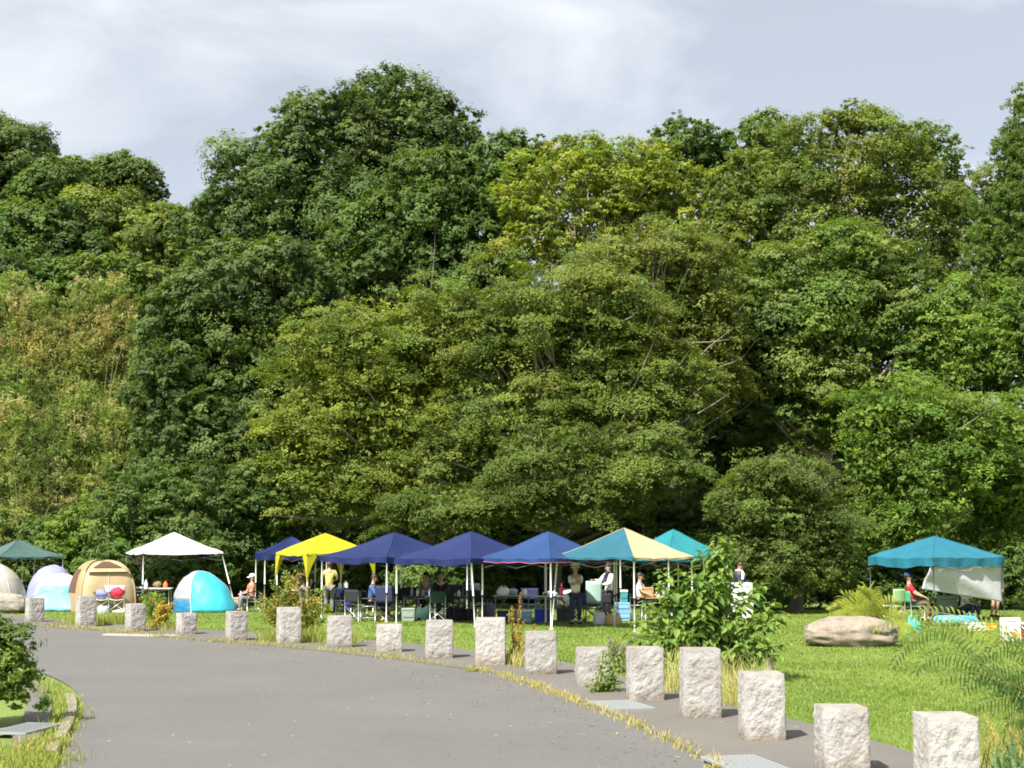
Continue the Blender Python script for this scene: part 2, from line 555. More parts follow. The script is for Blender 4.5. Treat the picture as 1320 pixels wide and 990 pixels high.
def lawn_blades(n):
    # as many per square metre as the eye can use: denser near the camera
    D = 12.6 * np.exp(RNG.uniform(0, 1, n) * math.log(51 / 12.6))
    X = RNG.uniform(-0.40, 0.52, n) * D
    ey = np.interp(X, _xs, _ys)
    k = (D > ey + 0.02) & (D < 51)
    X, D = X[k], D[k]; n = len(X)
    v = vnoise(X, D, 0.45) + 0.7 * vnoise(X, D, 1.7, 5) + 0.5 * vnoise(X, D, 0.12, 9)
    s = np.clip(D / 22, 0.8, 1.8)
    h = (0.022 + 0.022 * np.clip(v + 0.15, 0, 1) + 0.014 * RNG.random(n)) * (0.85 + 0.15 * s)
    edge = np.exp(-(D - np.interp(X, _xs, _ys)) / 0.25)
    h *= 1 + 0.9 * edge * RNG.random(n)
    w = 0.011 * s * RNG.uniform(0.8, 1.6, n)
    base = np.array([0.205, 0.290, 0.043]); dry = np.array([0.36, 0.33, 0.10]); deep = np.array([0.132, 0.215, 0.032])
    f = np.clip(v * 0.8 + 0.35, 0, 1)[:, None]
    tint = base * (1 - f) + deep * f
    g = (RNG.random(n) < 0.07)[:, None]
    tint = np.where(g, dry, tint) * RNG.uniform(0.75, 1.3, (n, 1))
    o = blades('lawn_grass', X, D, np.full(n, -0.012), h, w * 1.35, tint, simple=True)
    props(o, kind='stuff')
lawn_blades(300000)

# ------------------------------------------------------------------ trees
TOTAL = [0]
def lobe_px(px, py, rx, ry, Y, dep=0.85):
    """ellipsoid lobe (centre, radii) standing at distance Y, from its outline in the photo"""
    m = MPP(Y)
    c = P(px, py, Y)
    return (np.array([c.x, c.y + rx * m * dep * 0.3, c.z]), np.array([rx * m, rx * m * dep, ry * m]))
def fib_dirs(n):
    i = np.arange(n) + 0.5
    ph = np.arccos(1 - 2 * i / n); th = np.pi * (1 + 5 ** 0.5) * i
    return np.stack([np.cos(th) * np.sin(ph), np.sin(th) * np.sin(ph), np.cos(ph)], 1)
STY = {
    # clump size / lobe, leaf length, width, leaves per m2 of clump, flatness, normal mix
    'broccoli': dict(k=0.23, L=0.125, W=0.085, den=200, flat=0.85, rnd=0.38, up=0.42, per=24, tuft=0.15),
    'broad':    dict(k=0.22, L=0.14, W=0.078, den=150, flat=0.75, rnd=0.46, up=0.42, per=14, tuft=0.19, tz=0.55),
    'layered':  dict(k=0.25, L=0.115, W=0.055, den=225, flat=0.24, rnd=0.62, up=0.85),
    'open':     dict(k=0.19, L=0.115, W=0.065, den=170, flat=0.6, rnd=0.5, up=0.45, per=14, tuft=0.21, tz=0.5),
    'bamboo':   dict(k=0.34, L=0.20, W=0.034, den=215, flat=1.15, rnd=0.9, up=0.2, per=16, tuft=0.20, tz=1.1),
    'conifer':  dict(k=0.20, L=0.16, W=0.036, den=190, flat=0.6, rnd=0.8, up=0.3, per=18, tuft=0.16),
    'far':      dict(k=0.24, L=0.30, W=0.2, den=32, flat=0.8, rnd=0.4, up=0.42, per=10, tuft=0.18),
}
GAP = {'layered': -0.13, 'open': -0.32, 'bamboo': -0.34, 'broccoli': -0.52, 'broad': -0.32}
def make_clumps(lobes, style, cols, weights, spacing=1.0, lsc=1.0):
    s = STY[style]
    C, RR, K, O = [], [], [], []
    for (c, r) in lobes:
        mean = (r[0] * r[1] * r[2]) ** (1 / 3)
        k = s['k'] * RNG.uniform(0.85, 1.15)
        if style == 'layered':
            cr = min(1.5, max(0.7, mean * k))
            lay = max(3, int(r[2] * 2 / 0.62))
            pts = []
            for q in range(lay):
                z = -0.95 + 1.9 * (q + RNG.uniform(0.2, 0.8)) / lay
                rad = math.sqrt(max(0.05, 1 - z * z))
                m = max(3, int(2 * math.pi * rad * (r[0] + r[1]) / 2 / (cr * 1.05) * 0.68))
                a0 = RNG.uniform(0, 6.28)
                for j in range(m):
                    a = a0 + 6.283 * j / m + RNG.uniform(-0.3, 0.3)
                    f = rad * RNG.uniform(0.55, 1.10)
                    pts.append((math.cos(a) * f, math.sin(a) * f, z + RNG.uniform(-.26, .26)))
            d = np.array(pts)
        else:
            cr = max(0.35 * (lsc if lsc < 0.9 else 1), mean * k)
            n = int(6.5 * spacing * (r[0] * r[1] + r[1] * r[2] + r[0] * r[2]) / 3 / (cr * cr))
            d = fib_dirs(max(8, n)) + RNG.normal(scale=0.16, size=(max(8, n), 3))
            d = nrm(d) * RNG.uniform(0.74, 1.04, (len(d), 1))
        d = d[d[:, 1] < 0.45]                        # what faces the meadow, and a little round the sides
        cc = c + d * r
        ok = cc[:, 2] > 0.25
        for (c2, r2) in lobes:                       # nothing grows inside a neighbouring lobe
            if c2 is not c:
                ok &= np.sum(((cc - c2) / r2) ** 2, axis=1) > 0.50
        nz = np.array([mnoise.noise(Vector(q * 0.55)) + 0.5 * mnoise.noise(Vector(q * 1.3)) for q in cc]) if len(cc) else np.zeros(0)
        ok &= nz > GAP.get(style, -0.42)             # pockets where the crown opens
        d, cc, nz = d[ok], cc[ok], nz[ok]
        n = len(cc)
        sz = cr * np.exp(RNG.normal(scale=0.30, size=n))
        C.append(cc); O.append(nrm(d / 1.0))
        rr_ = np.stack([sz, sz, sz * s['flat']], 1)
        RR.append(rr_)
        nk = np.array([mnoise.noise(Vector(q * 0.33) + Vector((31, 7, 3))) for q in cc]) * 0.9 + RNG.normal(scale=0.16, size=n)
        cum = np.cumsum(np.array(weights) / sum(weights))
        pick = np.minimum(len(cols) - 1, np.searchsorted(cum, np.clip(0.5 + nk * 0.9, 0, 0.999)))
        K.append(np.array(cols)[pick] * RNG.uniform(0.82, 1.2, (n, 1)) * (1 + RNG.normal(scale=0.03, size=(n, 3))))
    return np.concatenate(C), np.concatenate(RR), np.concatenate(K), np.concatenate(O)
def crown_leaves(lobes, style, cols, weights=None, dens=1.0, spacing=1.0, lscale=1.0):
    s = STY[style]
    if style != 'far':
        lscale = lscale * min(1.45, max(0.95, float(np.mean([l[0][1] for l in lobes])) / 50.0))
    weights = weights or [1] * len(cols)
    C, RR, K, O = make_clumps(lobes, style, cols, weights, spacing, lscale)
    if style == 'layered':
        area = np.pi * RR[:, 0] * RR[:, 1] * 0.75
    else:
        p = 1.6
        a, b, c = RR[:, 0] ** p, RR[:, 1] ** p, RR[:, 2] ** p
        area = 4 * np.pi * ((a * b + a * c + b * c) / 3) ** (1 / p) * 0.6
    cnt = np.maximum(6, (area * s['den'] * dens / (lscale * lscale)).astype(int))
    idx = np.repeat(np.arange(len(C)), cnt)
    n = len(idx)
    d = nrm(RNG.normal(size=(n, 3)))
    o = O[idx]
    if style == 'layered':
        # a drooping spray: a ragged disc, tilted outwards, its rim lower than its middle
        a = RNG.uniform(0, 2 * np.pi, n); rr_ = np.sqrt(RNG.random(n))
        lob = 0.72 + 0.28 * np.cos(a * 3 + idx * 1.7) * np.cos(a * 5 + idx * 0.9)
        rr_ = rr_ * lob
        ex = np.stack([np.cos(a) * rr_, np.sin(a) * rr_, np.zeros(n)], 1)
        oh = o.copy(); oh[:, 2] = 0; oh = nrm(oh + 1e-6)
        dropv = (np.sum(ex * oh, 1) * (0.30 + 0.15 * np.sin(idx * 2.1)) + 0.30 * rr_ ** 2)
        Pt = C[idx] + ex * RR[idx] * np.array([1, 1, 0]) + np.stack([np.zeros(n), np.zeros(n), -dropv * RR[idx][:, 0] + RNG.normal(scale=1, size=n) * RR[idx][:, 2] * 0.36], 1)
        N = np.array([0, 0, s['up']]) + oh * 0.42 + RNG.normal(size=(n, 3)) * s['rnd'] * 0.5
    else:
        # every clump carries twig tufts on its shell; leaves gather round the tufts
        nt = np.maximum(5, (cnt / s.get('per', 16)).astype(int))
        ti = np.repeat(np.arange(len(C)), nt)
        td = nrm(RNG.normal(size=(len(ti), 3)))
        to = O[ti]
        flip = (np.sum(td * to, 1) < -0.2) & (RNG.random(len(ti)) < 0.85)
        td[flip] = -td[flip]
        tr = RNG.uniform(0.66, 1.12, len(ti))
        tp = C[ti] + td * RR[ti] * tr[:, None]
        start = np.concatenate([[0], np.cumsum(nt)[:-1]])
        pick = start[idx] + (RNG.random(n) * nt[idx]).astype(int)
        d = td[pick]
        ts = (RR[idx].mean(1) * s.get('tuft', 0.17))[:, None] * RNG.uniform(0.6, 1.3, len(ti))[pick][:, None]
        Pt = tp[pick] + RNG.normal(size=(n, 3)) * ts * np.array([1, 1, s.get('tz', 0.75)])
        N = nrm(d / RR[idx]) * (1 - s['rnd'] * 0.5) + RNG.normal(size=(n, 3)) * s['rnd'] * 0.5 + np.array([0, 0, s['up']])
    N = nrm(N)
    T = None
    if style == 'bamboo':
        T = np.stack([RNG.normal(scale=.9, size=n), RNG.normal(scale=.9, size=n), np.full(n, -0.55)], 1)
        N = nrm(RNG.normal(size=(n, 3)) + np.array([0, -0.5, 0.2]))
    if style == 'conifer':
        T = o * 0.9 + RNG.normal(scale=0.6, size=(n, 3)) + np.array([0, 0, 0.5])
    ln = s['L'] * lscale * RNG.uniform(0.7, 1.3, n); wd = s['W'] * lscale * RNG.uniform(0.75, 1.25, n)
    V = leaf_tris(Pt, N, ln, wd, T=T)
    tint = K[idx] * RNG.uniform(0.86, 1.16, (n, 1)) * (1 + RNG.normal(scale=0.03, size=(n, 3)))
    # larger leaves deep inside each lobe close the crown
    fv, ft = [], []
    for (c, r) in lobes:
        A = 4 * math.pi * ((r[0] * r[1]) ** 1.6 / 3 + (r[1] * r[2]) ** 1.6 / 3 + (r[0] * r[2]) ** 1.6 / 3) ** (1 / 1.6)
        big = 0.19 * (lscale if style != 'far' else 3.0)
        m = int(A * 1.15 / (big * big * 0.45) * (0.5 if style in ('open', 'bamboo') else 1.0))
        dd = nrm(RNG.normal(size=(m, 3))) * (RNG.uniform(0.35, 0.70, (m, 1)))
        pp = c + dd * r
        pp = pp[pp[:, 2] > 0.3]; m = len(pp)
        nn = nrm(RNG.normal(size=(m, 3)) + np.array([0, -0.4, 0.3]))
        fv.append(leaf_tris(pp, nn, np.full(m, big * 1.2), np.full(m, big * 0.7)))
        ft.append(np.tile(np.array(cols[0]) * 0.9, (m, 1)) * RNG.uniform(0.7, 1.2, (m, 1)))
    V = np.concatenate([V] + fv); tint = np.concatenate([tint] + ft)
    V[:, :, 2] = np.maximum(V[:, :, 2], 0.02)
    TOTAL[0] += len(V)
    return V, np.clip(tint, 0.004, 0.6), C, O
def limb_path(a, b, bend=0.25, n=6):
    a, b = Vector(a), Vector(b)
    mid = a.lerp(b, 0.5) + Vector((RNG.normal() * bend, RNG.normal() * bend, -(b - a).length * 0.12 + abs(RNG.normal()) * bend))
    out = []
    for k in range(n + 1):
        t = k / n
        p = a * (1 - t) ** 2 + mid * 2 * t * (1 - t) + b * t * t
        out.append(p + Vector(RNG.normal(scale=0.03, size=3)) * (1 if 0 < k < n else 0))
    return out
def tree(name, label, cat, group, lobes, style, cols, weights=None, dens=1.0, spacing=1.0, lscale=1.0,
         trunk=0.25, limbs=14, bark=None, base=None, push=0.92, crown_name='crown', twigs=0):
    C0 = np.mean([l[0] for l in lobes], axis=0)
    bx, by = (base if base is not None else (C0[0], C0[1] + 0.4))
    bz = gz(bx, by)
    root = thing(name, label, cat, (bx, by, bz - 0.02), 0, group)
    V, tint, C, O = crown_leaves(lobes, style, cols, weights, dens, spacing, lscale)
    if style == 'layered':
        V2, t2, _, _ = crown_leaves([(c, r * 0.93) for c, r in lobes], 'open', cols, weights, 0.30, 0.7, lscale)
        V, tint = np.concatenate([V, V2]), np.concatenate([tint, t2])
    off = np.array([bx, by, bz - 0.02])
    # trunk and limbs are one tapering skeleton
    b = MB()
    tops = sorted(lobes, key=lambda l: -l[0][2])
    top = tops[0][0] + np.array([0, 0, tops[0][1][2] * 0.5])
    zt = top[2] - bz
    def axis(t):
        w = sstep(0.15, 1.0, t)
        return Vector((bx + (top[0] - bx) * w * 0.8, by + (top[1] - by) * w * 0.8, bz - 0.1 + zt * t))
    pts = [axis(k / 8) + Vector((RNG.normal() * 0.06, RNG.normal() * 0.06, 0)) for k in range(9)]
    b.tube([p - Vector(off) for p in pts], [trunk * (1.25 if k == 0 else (1 - 0.8 * k / 8)) for k in range(9)], 7)
    if limbs:
        order = RNG.permutation(len(C))[:limbs]
        for i in order:
            tgt = Vector(C[i]) - Vector(O[i]) * 0.1 if push == 0.92 else Vector(C0 + (C[i] - C0) * push)
            hz = max(0.34, min(0.92, (tgt.z - bz) / max(0.5, zt) - 0.18 - 0.12 * RNG.random()))
            a = axis(hz)
            pth = limb_path(a, tgt, 0.25)
            r0 = trunk * (0.5 - 0.3 * hz)
            b.tube([p - Vector(off) for p in pth], [max(0.012, r0 * (1 - 0.85 * k / 6)) for k in range(7)], 5)
            for q in range(twigs):
                s0 = pth[3 + q % 3]
                e = tgt + Vector(RNG.normal(scale=0.6, size=3)) + Vector((0, -0.3, 0.1))
                pt2 = limb_path(s0, e, 0.15, 4)
                b.tube([p - Vector(off) for p in pt2], [max(0.008, r0 * 0.35 * (1 - 0.8 * k / 4)) for k in range(5)], 4)
    b.build('trunk', bark or BARK, root, smooth=True)
    quads_mesh(crown_name, V - off, tint, LEAF, root)
    return root

DKEV = [(0.094, 0.148, 0.038), (0.112, 0.168, 0.043), (0.078, 0.127, 0.035), (0.130, 0.186, 0.050)]
MDEV = [(0.100, 0.164, 0.038), (0.118, 0.184, 0.042), (0.084, 0.142, 0.034), (0.138, 0.196, 0.046)]
YELG = [(0.270, 0.320, 0.042), (0.210, 0.280, 0.040), (0.310, 0.345, 0.044), (0.160, 0.230, 0.038)]
OLIV = [(0.153, 0.206, 0.040), (0.182, 0.230, 0.042), (0.123, 0.175, 0.036), (0.203, 0.239, 0.046)]
OLI2 = [(0.129, 0.199, 0.040), (0.153, 0.222, 0.044), (0.105, 0.168, 0.036), (0.190, 0.240, 0.056)]
BRIG = [(0.142, 0.226, 0.036), (0.172, 0.256, 0.040), (0.112, 0.188, 0.032), (0.200, 0.268, 0.042)]
BAMB = [(0.310, 0.345, 0.105), (0.240, 0.310, 0.075), (0.420, 0.405, 0.180), (0.205, 0.280, 0.060), (0.410, 0.365, 0.135)]
BAMG = [(0.160, 0.225, 0.054), (0.135, 0.195, 0.046), (0.205, 0.250, 0.066), (0.250, 0.270, 0.080)]
GRP = 'trees at the back of the meadow'
def LB(Y, *ls):
    return [lobe_px(*l, Y) for l in ls]

# far wooded hillside on the left
GH = 'trees on the far left hillside'
FAR = [
 ('highest dark tree at the left edge of the far hillside', 128, [(8, 215, 62, 58), (-40, 190, 60, 50)], DKEV),
 ('light green tree on the far slope just below its highest tree', 124, [(62, 245, 42, 42), (30, 270, 40, 35)], MDEV),
 ('round dark blue-green tree standing out on the skyline of the far hillside', 132, [(160, 232, 40, 34), (192, 248, 20, 24), (142, 225, 24, 24)], DKEV),
 ('small pointed tree on the far skyline left of the round dark tree', 128, [(98, 228, 24, 28)], OLI2),
 ('wide olive-green tree filling the middle of the far slope', 116, [(140, 300, 70, 50), (190, 305, 50, 48), (110, 280, 45, 40)], OLIV),
 ('pale green tree low on the far slope at the left edge', 112, [(30, 320, 60, 52), (-20, 330, 50, 50)], MDEV),
 ('dark green tree low on the far slope above the bamboo', 112, [(95, 330, 48, 40), (70, 290, 34, 40)], DKEV),
 ('bright green tree at the very left edge just above the bamboo tops', 104, [(0, 372, 56, 40), (50, 372, 40, 36), (-40, 370, 50, 50)], MDEV),
 ('dark olive tree just above the tallest bamboo tips', 104, [(120, 362, 56, 36), (165, 372, 40, 36)], OLI2),
 ('olive tree at the foot of the far slope beside the big dark evergreen', 110, [(215, 330, 60, 62), (232, 300, 34, 34)], OLIV),
]
for lab, Y, ls, cols in FAR:
    tree('hillside_tree', lab, 'tree', GH, LB(Y, *ls), 'far', cols, trunk=0.3, limbs=5, dens=1.4)

# bamboo grove
GB = 'bamboo clumps of the grove on the left'
BP = [(-14, 478, 24, 84, BAMB, 'tan bamboo clump at the left end of the grove'),
      (22, 462, 24, 96, BAMB, 'pale straw-coloured bamboo clump second from the left end of the grove'),
      (60, 488, 22, 88, BAMG, 'green bamboo clump between two straw-coloured clumps'),
      (98, 468, 22, 106, BAMG, 'tallest green bamboo clump in the middle of the grove'),
      (130, 466, 22, 104, BAMB, 'orange-tipped bamboo clump right of the middle of the grove'),
      (160, 486, 22, 94, BAMB, 'yellowing bamboo clump leaning on the dark evergreen'),
      (12, 590, 34, 80, BAMB, 'low brown bamboo clump at the left end above the green gazebo'),
      (70, 590, 34, 75, BAMG, 'low green bamboo clump in the middle of the grove'),
      (128, 580, 34, 75, BAMB, 'low rusty bamboo clump at the right end of the grove')]
for i, (px, py, rx, ry, cols, lab) in enumerate(BP):
    Y = 63 if i < 6 else 60
    ls = []
    for q in range(5 if i < 6 else 4):                       # separate upright plumes, each nodding at its tip
        x = px + rx * (q - 2) * 0.55 + RNG.uniform(-3, 3); tp = py - ry + RNG.uniform(-10, 46)
        sw = RNG.uniform(-7, 7)
        bot = py + ry * 0.95
        ls += [(x + sw, tp + 16, 6.5, 19), (x + sw * 0.6, tp + 44, 9.5, 26), (x + sw * 0.3, tp + 84, 11.5, 34), (x, (tp + 84 + bot) / 2, 13, (bot - tp - 84) * 0.5)]
    root = tree('bamboo_clump', lab, 'bamboo', GB, LB(Y, *ls), 'bamboo', cols, trunk=0.04, limbs=0, dens=0.60, crown_name='foliage')
    b = MB(); m = MPP(Y)
    c = P(px, 700, Y)
    for k in range(7):
        x0 = c.x + RNG.uniform(-1, 1) * rx * m * 0.8; y0 = Y + RNG.uniform(-0.6, 0.6)
        h = (702 - (py - ry)) * m + 2.0 - gz(x0, y0) + RNG.uniform(-3.4, -0.9)
        dx = RNG.normal() * 0.5
        z0 = gz(x0, y0)
        pts = [Vector((x0 + dx * (q / 6) ** 2 * 1.6, y0 - 0.7 * (q / 6) ** 3, z0 + h * (q / 6))) - root.location for q in range(7)]
        b.tube(pts, [0.028 * (1 - 0.75 * q / 6) for q in range(7)], 5)
    b.build('culms', mat('bamboo_culm', (0.24, 0.25, 0.09), 0.5, 0.3, 4), root, smooth=True)

# evergreens
tree('evergreen_tree', 'tallest dark evergreen with a broad dome, top of the whole wood', 'tree', GRP,
     LB(70, (495, 165, 82, 78), (425, 195, 82, 85), (352, 245, 85, 78), (566, 190, 52, 62), (295, 300, 60, 60), (385, 310, 92, 80), (470, 265, 100, 90), (545, 250, 70, 70)),
     'broccoli', DKEV, trunk=0.5, limbs=16)
tree('evergreen_tree', 'mid green evergreen on the right shoulder of the tallest dark tree', 'tree', GRP,
     LB(66, (648, 228, 62, 60), (570, 265, 80, 66), (500, 325, 78, 72), (600, 345, 80, 72), (690, 215, 24, 42)),
     'broccoli', MDEV, trunk=0.4, limbs=12)
tree('evergreen_tree', 'dark evergreen with tiered domes between the bamboo and the layered trees', 'tree', GRP,
     LB(60, (305, 385, 95, 72), (240, 420, 62, 66), (365, 360, 62, 50), (245, 495, 72, 72), (330, 505, 85, 82)),
     'broccoli', DKEV, trunk=0.4, limbs=12)
tree('evergreen_tree', 'low dark evergreen right of the bamboo with a shaded hollow under it', 'tree', GRP,
     LB(57, (235, 560, 60, 62), (300, 575, 62, 60), (205, 500, 30, 55)), 'broccoli', DKEV, trunk=0.3, limbs=8)
# yellow-green
tree('broadleaf_tree', 'yellow-green tree at the top middle with bright sunlit crown', 'tree', GRP,
     LB(62, (725, 238, 85, 58), (800, 228, 66, 46), (688, 300, 58, 52), (780, 300, 80, 52), (740, 205, 40, 34)),
     'open', YELG, weights=[3, 3, 2, 2], trunk=0.3, limbs=26, bark=BARKPALE, dens=1.1, push=1.0)
tree('broadleaf_tree', 'yellowest small crown on the skyline right of the yellow-green tree', 'tree', GRP,
     LB(63, (852, 232, 44, 52), (930, 262, 70, 44), (880, 300, 60, 50), (830, 280, 50, 50)), 'open', YELG, weights=[2, 3, 1, 2], trunk=0.22, limbs=20, bark=BARKPALE, push=1.0)
# right: skyline
tree('broadleaf_tree', 'small dark round crown on the skyline behind the yellow crown', 'tree', GRP,
     LB(70, (888, 192, 52, 40), (925, 205, 28, 36)), 'broccoli', MDEV, trunk=0.25, limbs=6)
tree('broadleaf_tree', 'rounded light crown on the skyline left of the wide olive tree', 'tree', GRP,
     LB(68, (986, 182, 36, 38), (1000, 215, 50, 40)), 'broad', OLI2, trunk=0.25, limbs=6)
tree('broadleaf_tree', 'wide olive tree forming the highest skyline on the right', 'tree', GRP,
     LB(62, (1092, 212, 105, 74), (1165, 285, 92, 84), (1040, 290, 105, 84), (970, 300, 62, 62), (1100, 155, 30, 26), (1150, 190, 50, 40), (975, 240, 60, 50), (930, 330, 60, 60), (1235, 300, 40, 60)),
     'open', OLIV, trunk=0.4, limbs=36, bark=BARKPALE, dens=1.15, push=1.0)
tree('broadleaf_tree', 'thin grey-green crown on the skyline between the olive tree and the conifer', 'tree', GRP,
     LB(68, (1215, 205, 36, 44), (1195, 180, 20, 22), (1232, 240, 24, 40)), 'open', OLI2, trunk=0.2, limbs=14, dens=0.7)
tree('broadleaf_tree', 'olive broadleaf with some dry leaves halfway up on the right', 'tree', GRP,
     LB(57, (1050, 425, 92, 80), (1165, 415, 100, 82), (1100, 345, 80, 56), (1000, 380, 60, 66), (1060, 510, 90, 60), (985, 460, 50, 60)), 'broad', OLI2, weights=[3, 3, 2, 2], trunk=0.35, limbs=24, bark=BARKPALE, push=1.0)
tree('conifer_tree', 'dark conifer with tufted boughs at the right edge of the wood', 'tree', GRP,
     LB(58, (1318, 135, 12, 26), (1318, 190, 36, 34), (1300, 245, 48, 38), (1310, 305, 56, 44), (1290, 360, 50, 48), (1335, 370, 50, 60)),
     'conifer', OLI2, trunk=0.3, limbs=24, base=(19.6, 58.6), spacing=1.2)
tree('broadleaf_tree', 'green broadleaf below the conifer at the right edge', 'tree', GRP,
     LB(55, (1265, 430, 80, 70), (1325, 450, 60, 60), (1215, 480, 60, 60)), 'broad', BRIG, trunk=0.3, limbs=14)
tree('broadleaf_tree', 'tall green broadleaf mostly beyond the right edge of the photo', 'tree', GRP,
     LB(53, (1400, 480, 90, 90), (1430, 600, 90, 80), (1390, 680, 80, 60), (1480, 540, 80, 110)), 'broad', MDEV, trunk=0.3, limbs=8, base=(21.5, 54), dens=0.8, lscale=1.3)
# layered trees in the middle
tree('layered_tree', 'olive-yellow tree with flat tiered sprays left of centre', 'tree', GRP,
     LB(52, (440, 455, 110, 78), (560, 430, 90, 80), (500, 540, 120, 85), (400, 545, 80, 75), (440, 620, 110, 60)),
     'layered', [(0.200, 0.250, 0.044), (0.235, 0.282, 0.046), (0.150, 0.208, 0.040), (0.175, 0.226, 0.042)], trunk=0.35, limbs=40, bark=BARKPALE, base=(-3.2, 56.0), push=1.05, twigs=1)
tree('layered_tree', 'biggest tree with flat tiered sprays and bare grey boughs in the middle', 'tree', GRP,
     LB(51, (660, 420, 115, 90), (780, 400, 110, 95), (700, 520, 130, 85), (590, 590, 100, 70), (830, 500, 100, 80)),
     'layered', OLIV, trunk=0.4, limbs=56, bark=BARKPALE, base=(2.2, 55.5), push=1.05, twigs=2)
tree('layered_tree', 'brownish-olive tree with tiered sprays right of centre', 'tree', GRP,
     LB(54, (870, 340, 90, 70), (905, 420, 70, 80), (800, 335, 60, 50), (920, 510, 50, 60)),
     'layered', [(0.180, 0.216, 0.044), (0.146, 0.192, 0.040), (0.208, 0.228, 0.050), (0.126, 0.176, 0.038)], trunk=0.3, limbs=34, bark=BARKPALE, base=(6.5, 58), push=1.05, twigs=1)
tree('layered_tree', 'low spreading tree whose sprays hang just above the blue gazebos', 'tree', GRP,
     LB(48, (620, 655, 110, 36), (740, 630, 110, 48), (700, 585, 90, 50), (840, 590, 80, 50), (540, 660, 60, 34)),
     'layered', [(0.128, 0.176, 0.036), (0.108, 0.154, 0.034), (0.150, 0.196, 0.040), (0.098, 0.142, 0.032)], trunk=0.28, limbs=16, bark=BARK, base=(1.6, 53), push=1.0, twigs=1)
tree('broadleaf_tree', 'dark shaded tree behind the right end of the layered trees', 'tree', GRP,
     LB(60, (925, 545, 56, 70), (965, 475, 56, 60), (900, 620, 56, 50)), 'broad', DKEV, trunk=0.3, limbs=8)
# right, low
tree('broadleaf_tree', 'bright green tree with drooping sprays above the turquoise gazebo', 'tree', GRP,
     LB(48, (1160, 535, 80, 56), (1250, 560, 80, 60), (1130, 600, 56, 60), (1200, 625, 80, 56), (1150, 680, 60, 40)),
     'layered', BRIG, trunk=0.28, limbs=20, base=(13.2, 50), push=1.0, lscale=1.25)
tree('broadleaf_tree', 'bright green tree at the right edge above the turquoise gazebo', 'tree', GRP,
     LB(49.5, (1310, 560, 60, 60), (1300, 640, 70, 60), (1285, 710, 60, 44)), 'layered', BRIG, trunk=0.25, limbs=12, base=(16.6, 51), lscale=1.25)
tree('broadleaf_tree', 'soft olive tree with drooping pads left of the turquoise gazebo', 'tree', GRP,
     LB(45.6, (1015, 615, 72, 44), (965, 665, 56, 44), (1050, 675, 70, 48), (1000, 725, 80, 44), (1075, 735, 44, 36), (950, 720, 40, 34)),
     'layered', [(0.124, 0.172, 0.040), (0.142, 0.190, 0.042), (0.104, 0.150, 0.036)], trunk=0.22, limbs=16, base=(9.0, 47), lscale=0.85)

# the wood behind: dark trees that close the gaps
for (px, py, rx, ry, Y, lab) in [
 (330, 640, 90, 70, 64, 'shaded tree deep in the wood behind the white gazebo'),
 (470, 610, 90, 80, 66, 'shaded tree deep in the wood behind the left layered tree'),
 (610, 560, 100, 100, 66, 'shaded tree deep in the wood behind the biggest layered tree'),
 (760, 560, 100, 100, 66, 'shaded tree deep in the wood right of the biggest layered tree'),
 (880, 600, 80, 90, 66, 'shaded tree deep in the wood behind the teal and tan gazebo'),
 (1000, 560, 90, 90, 65, 'shaded tree deep in the wood behind the soft olive tree'),
 (1110, 560, 90, 90, 64, 'shaded tree deep in the wood behind the bright drooping tree'),
 (1240, 620, 90, 90, 62, 'shaded tree deep in the wood behind the turquoise gazebo'),
 (60, 660, 90, 60, 68, 'shaded tree deep in the wood behind the bamboo'), (30, 520, 100, 110, 70, 'dark tree closing the gaps of the bamboo on the left'), (150, 510, 80, 100, 70, 'dark tree closing the gaps of the bamboo on its right'),
 (480, 420, 110, 90, 68, 'tall shaded tree standing behind the left layered tree'), (640, 440, 110, 90, 68, 'tall shaded tree standing behind the biggest layered tree'),
 (820, 430, 110, 100, 69, 'tall shaded tree standing behind the brownish-olive tree'), (990, 420, 90, 100, 68, 'tall shaded tree standing behind the olive broadleaf on the right'), (270, 480, 90, 110, 68, 'tall shaded tree standing behind the tiered dark evergreen')]:
    tree('broadleaf_tree', lab, 'tree', GRP, LB(Y, (px, py, rx, ry), (px - rx * 0.4, py + ry * 0.6, rx * 0.7, ry * 0.6), (px + rx * 0.4, py + ry * 0.6, rx * 0.7, ry * 0.6)),
         'broad', DKEV, trunk=0.25, limbs=4, dens=0.6, lscale=1.5)
# undergrowth on the rising ground
for (px, py, rx, ry, Y, lab) in [(400, 690, 70, 50, 58, 'undergrowth thicket behind the yellow gazebo'), (500, 690, 70, 50, 58, 'undergrowth thicket behind the left blue gazebo'),
 (600, 688, 70, 52, 58, 'undergrowth thicket behind the middle blue gazebo'), (700, 685, 70, 52, 58, 'undergrowth thicket behind the lighter blue gazebo'), (800, 685, 70, 52, 58, 'undergrowth thicket behind the teal and tan gazebo'),
 (890, 685, 70, 56, 57, 'undergrowth thicket behind the sea-green gazebo'), (1140, 690, 70, 50, 56, 'undergrowth thicket left of the turquoise gazebo'), (1260, 690, 70, 50, 56, 'undergrowth thicket behind the turquoise gazebo')]:
    tree('thicket', lab, 'thicket', 'thickets under the trees', LB(Y, (px, py, rx, ry), (px - rx * 0.5, py + 30, rx * 0.7, ry), (px + rx * 0.5, py + 30, rx * 0.7, ry)),
         'broad', DKEV, trunk=0.06, limbs=3, dens=0.7, lscale=1.2, crown_name='foliage')
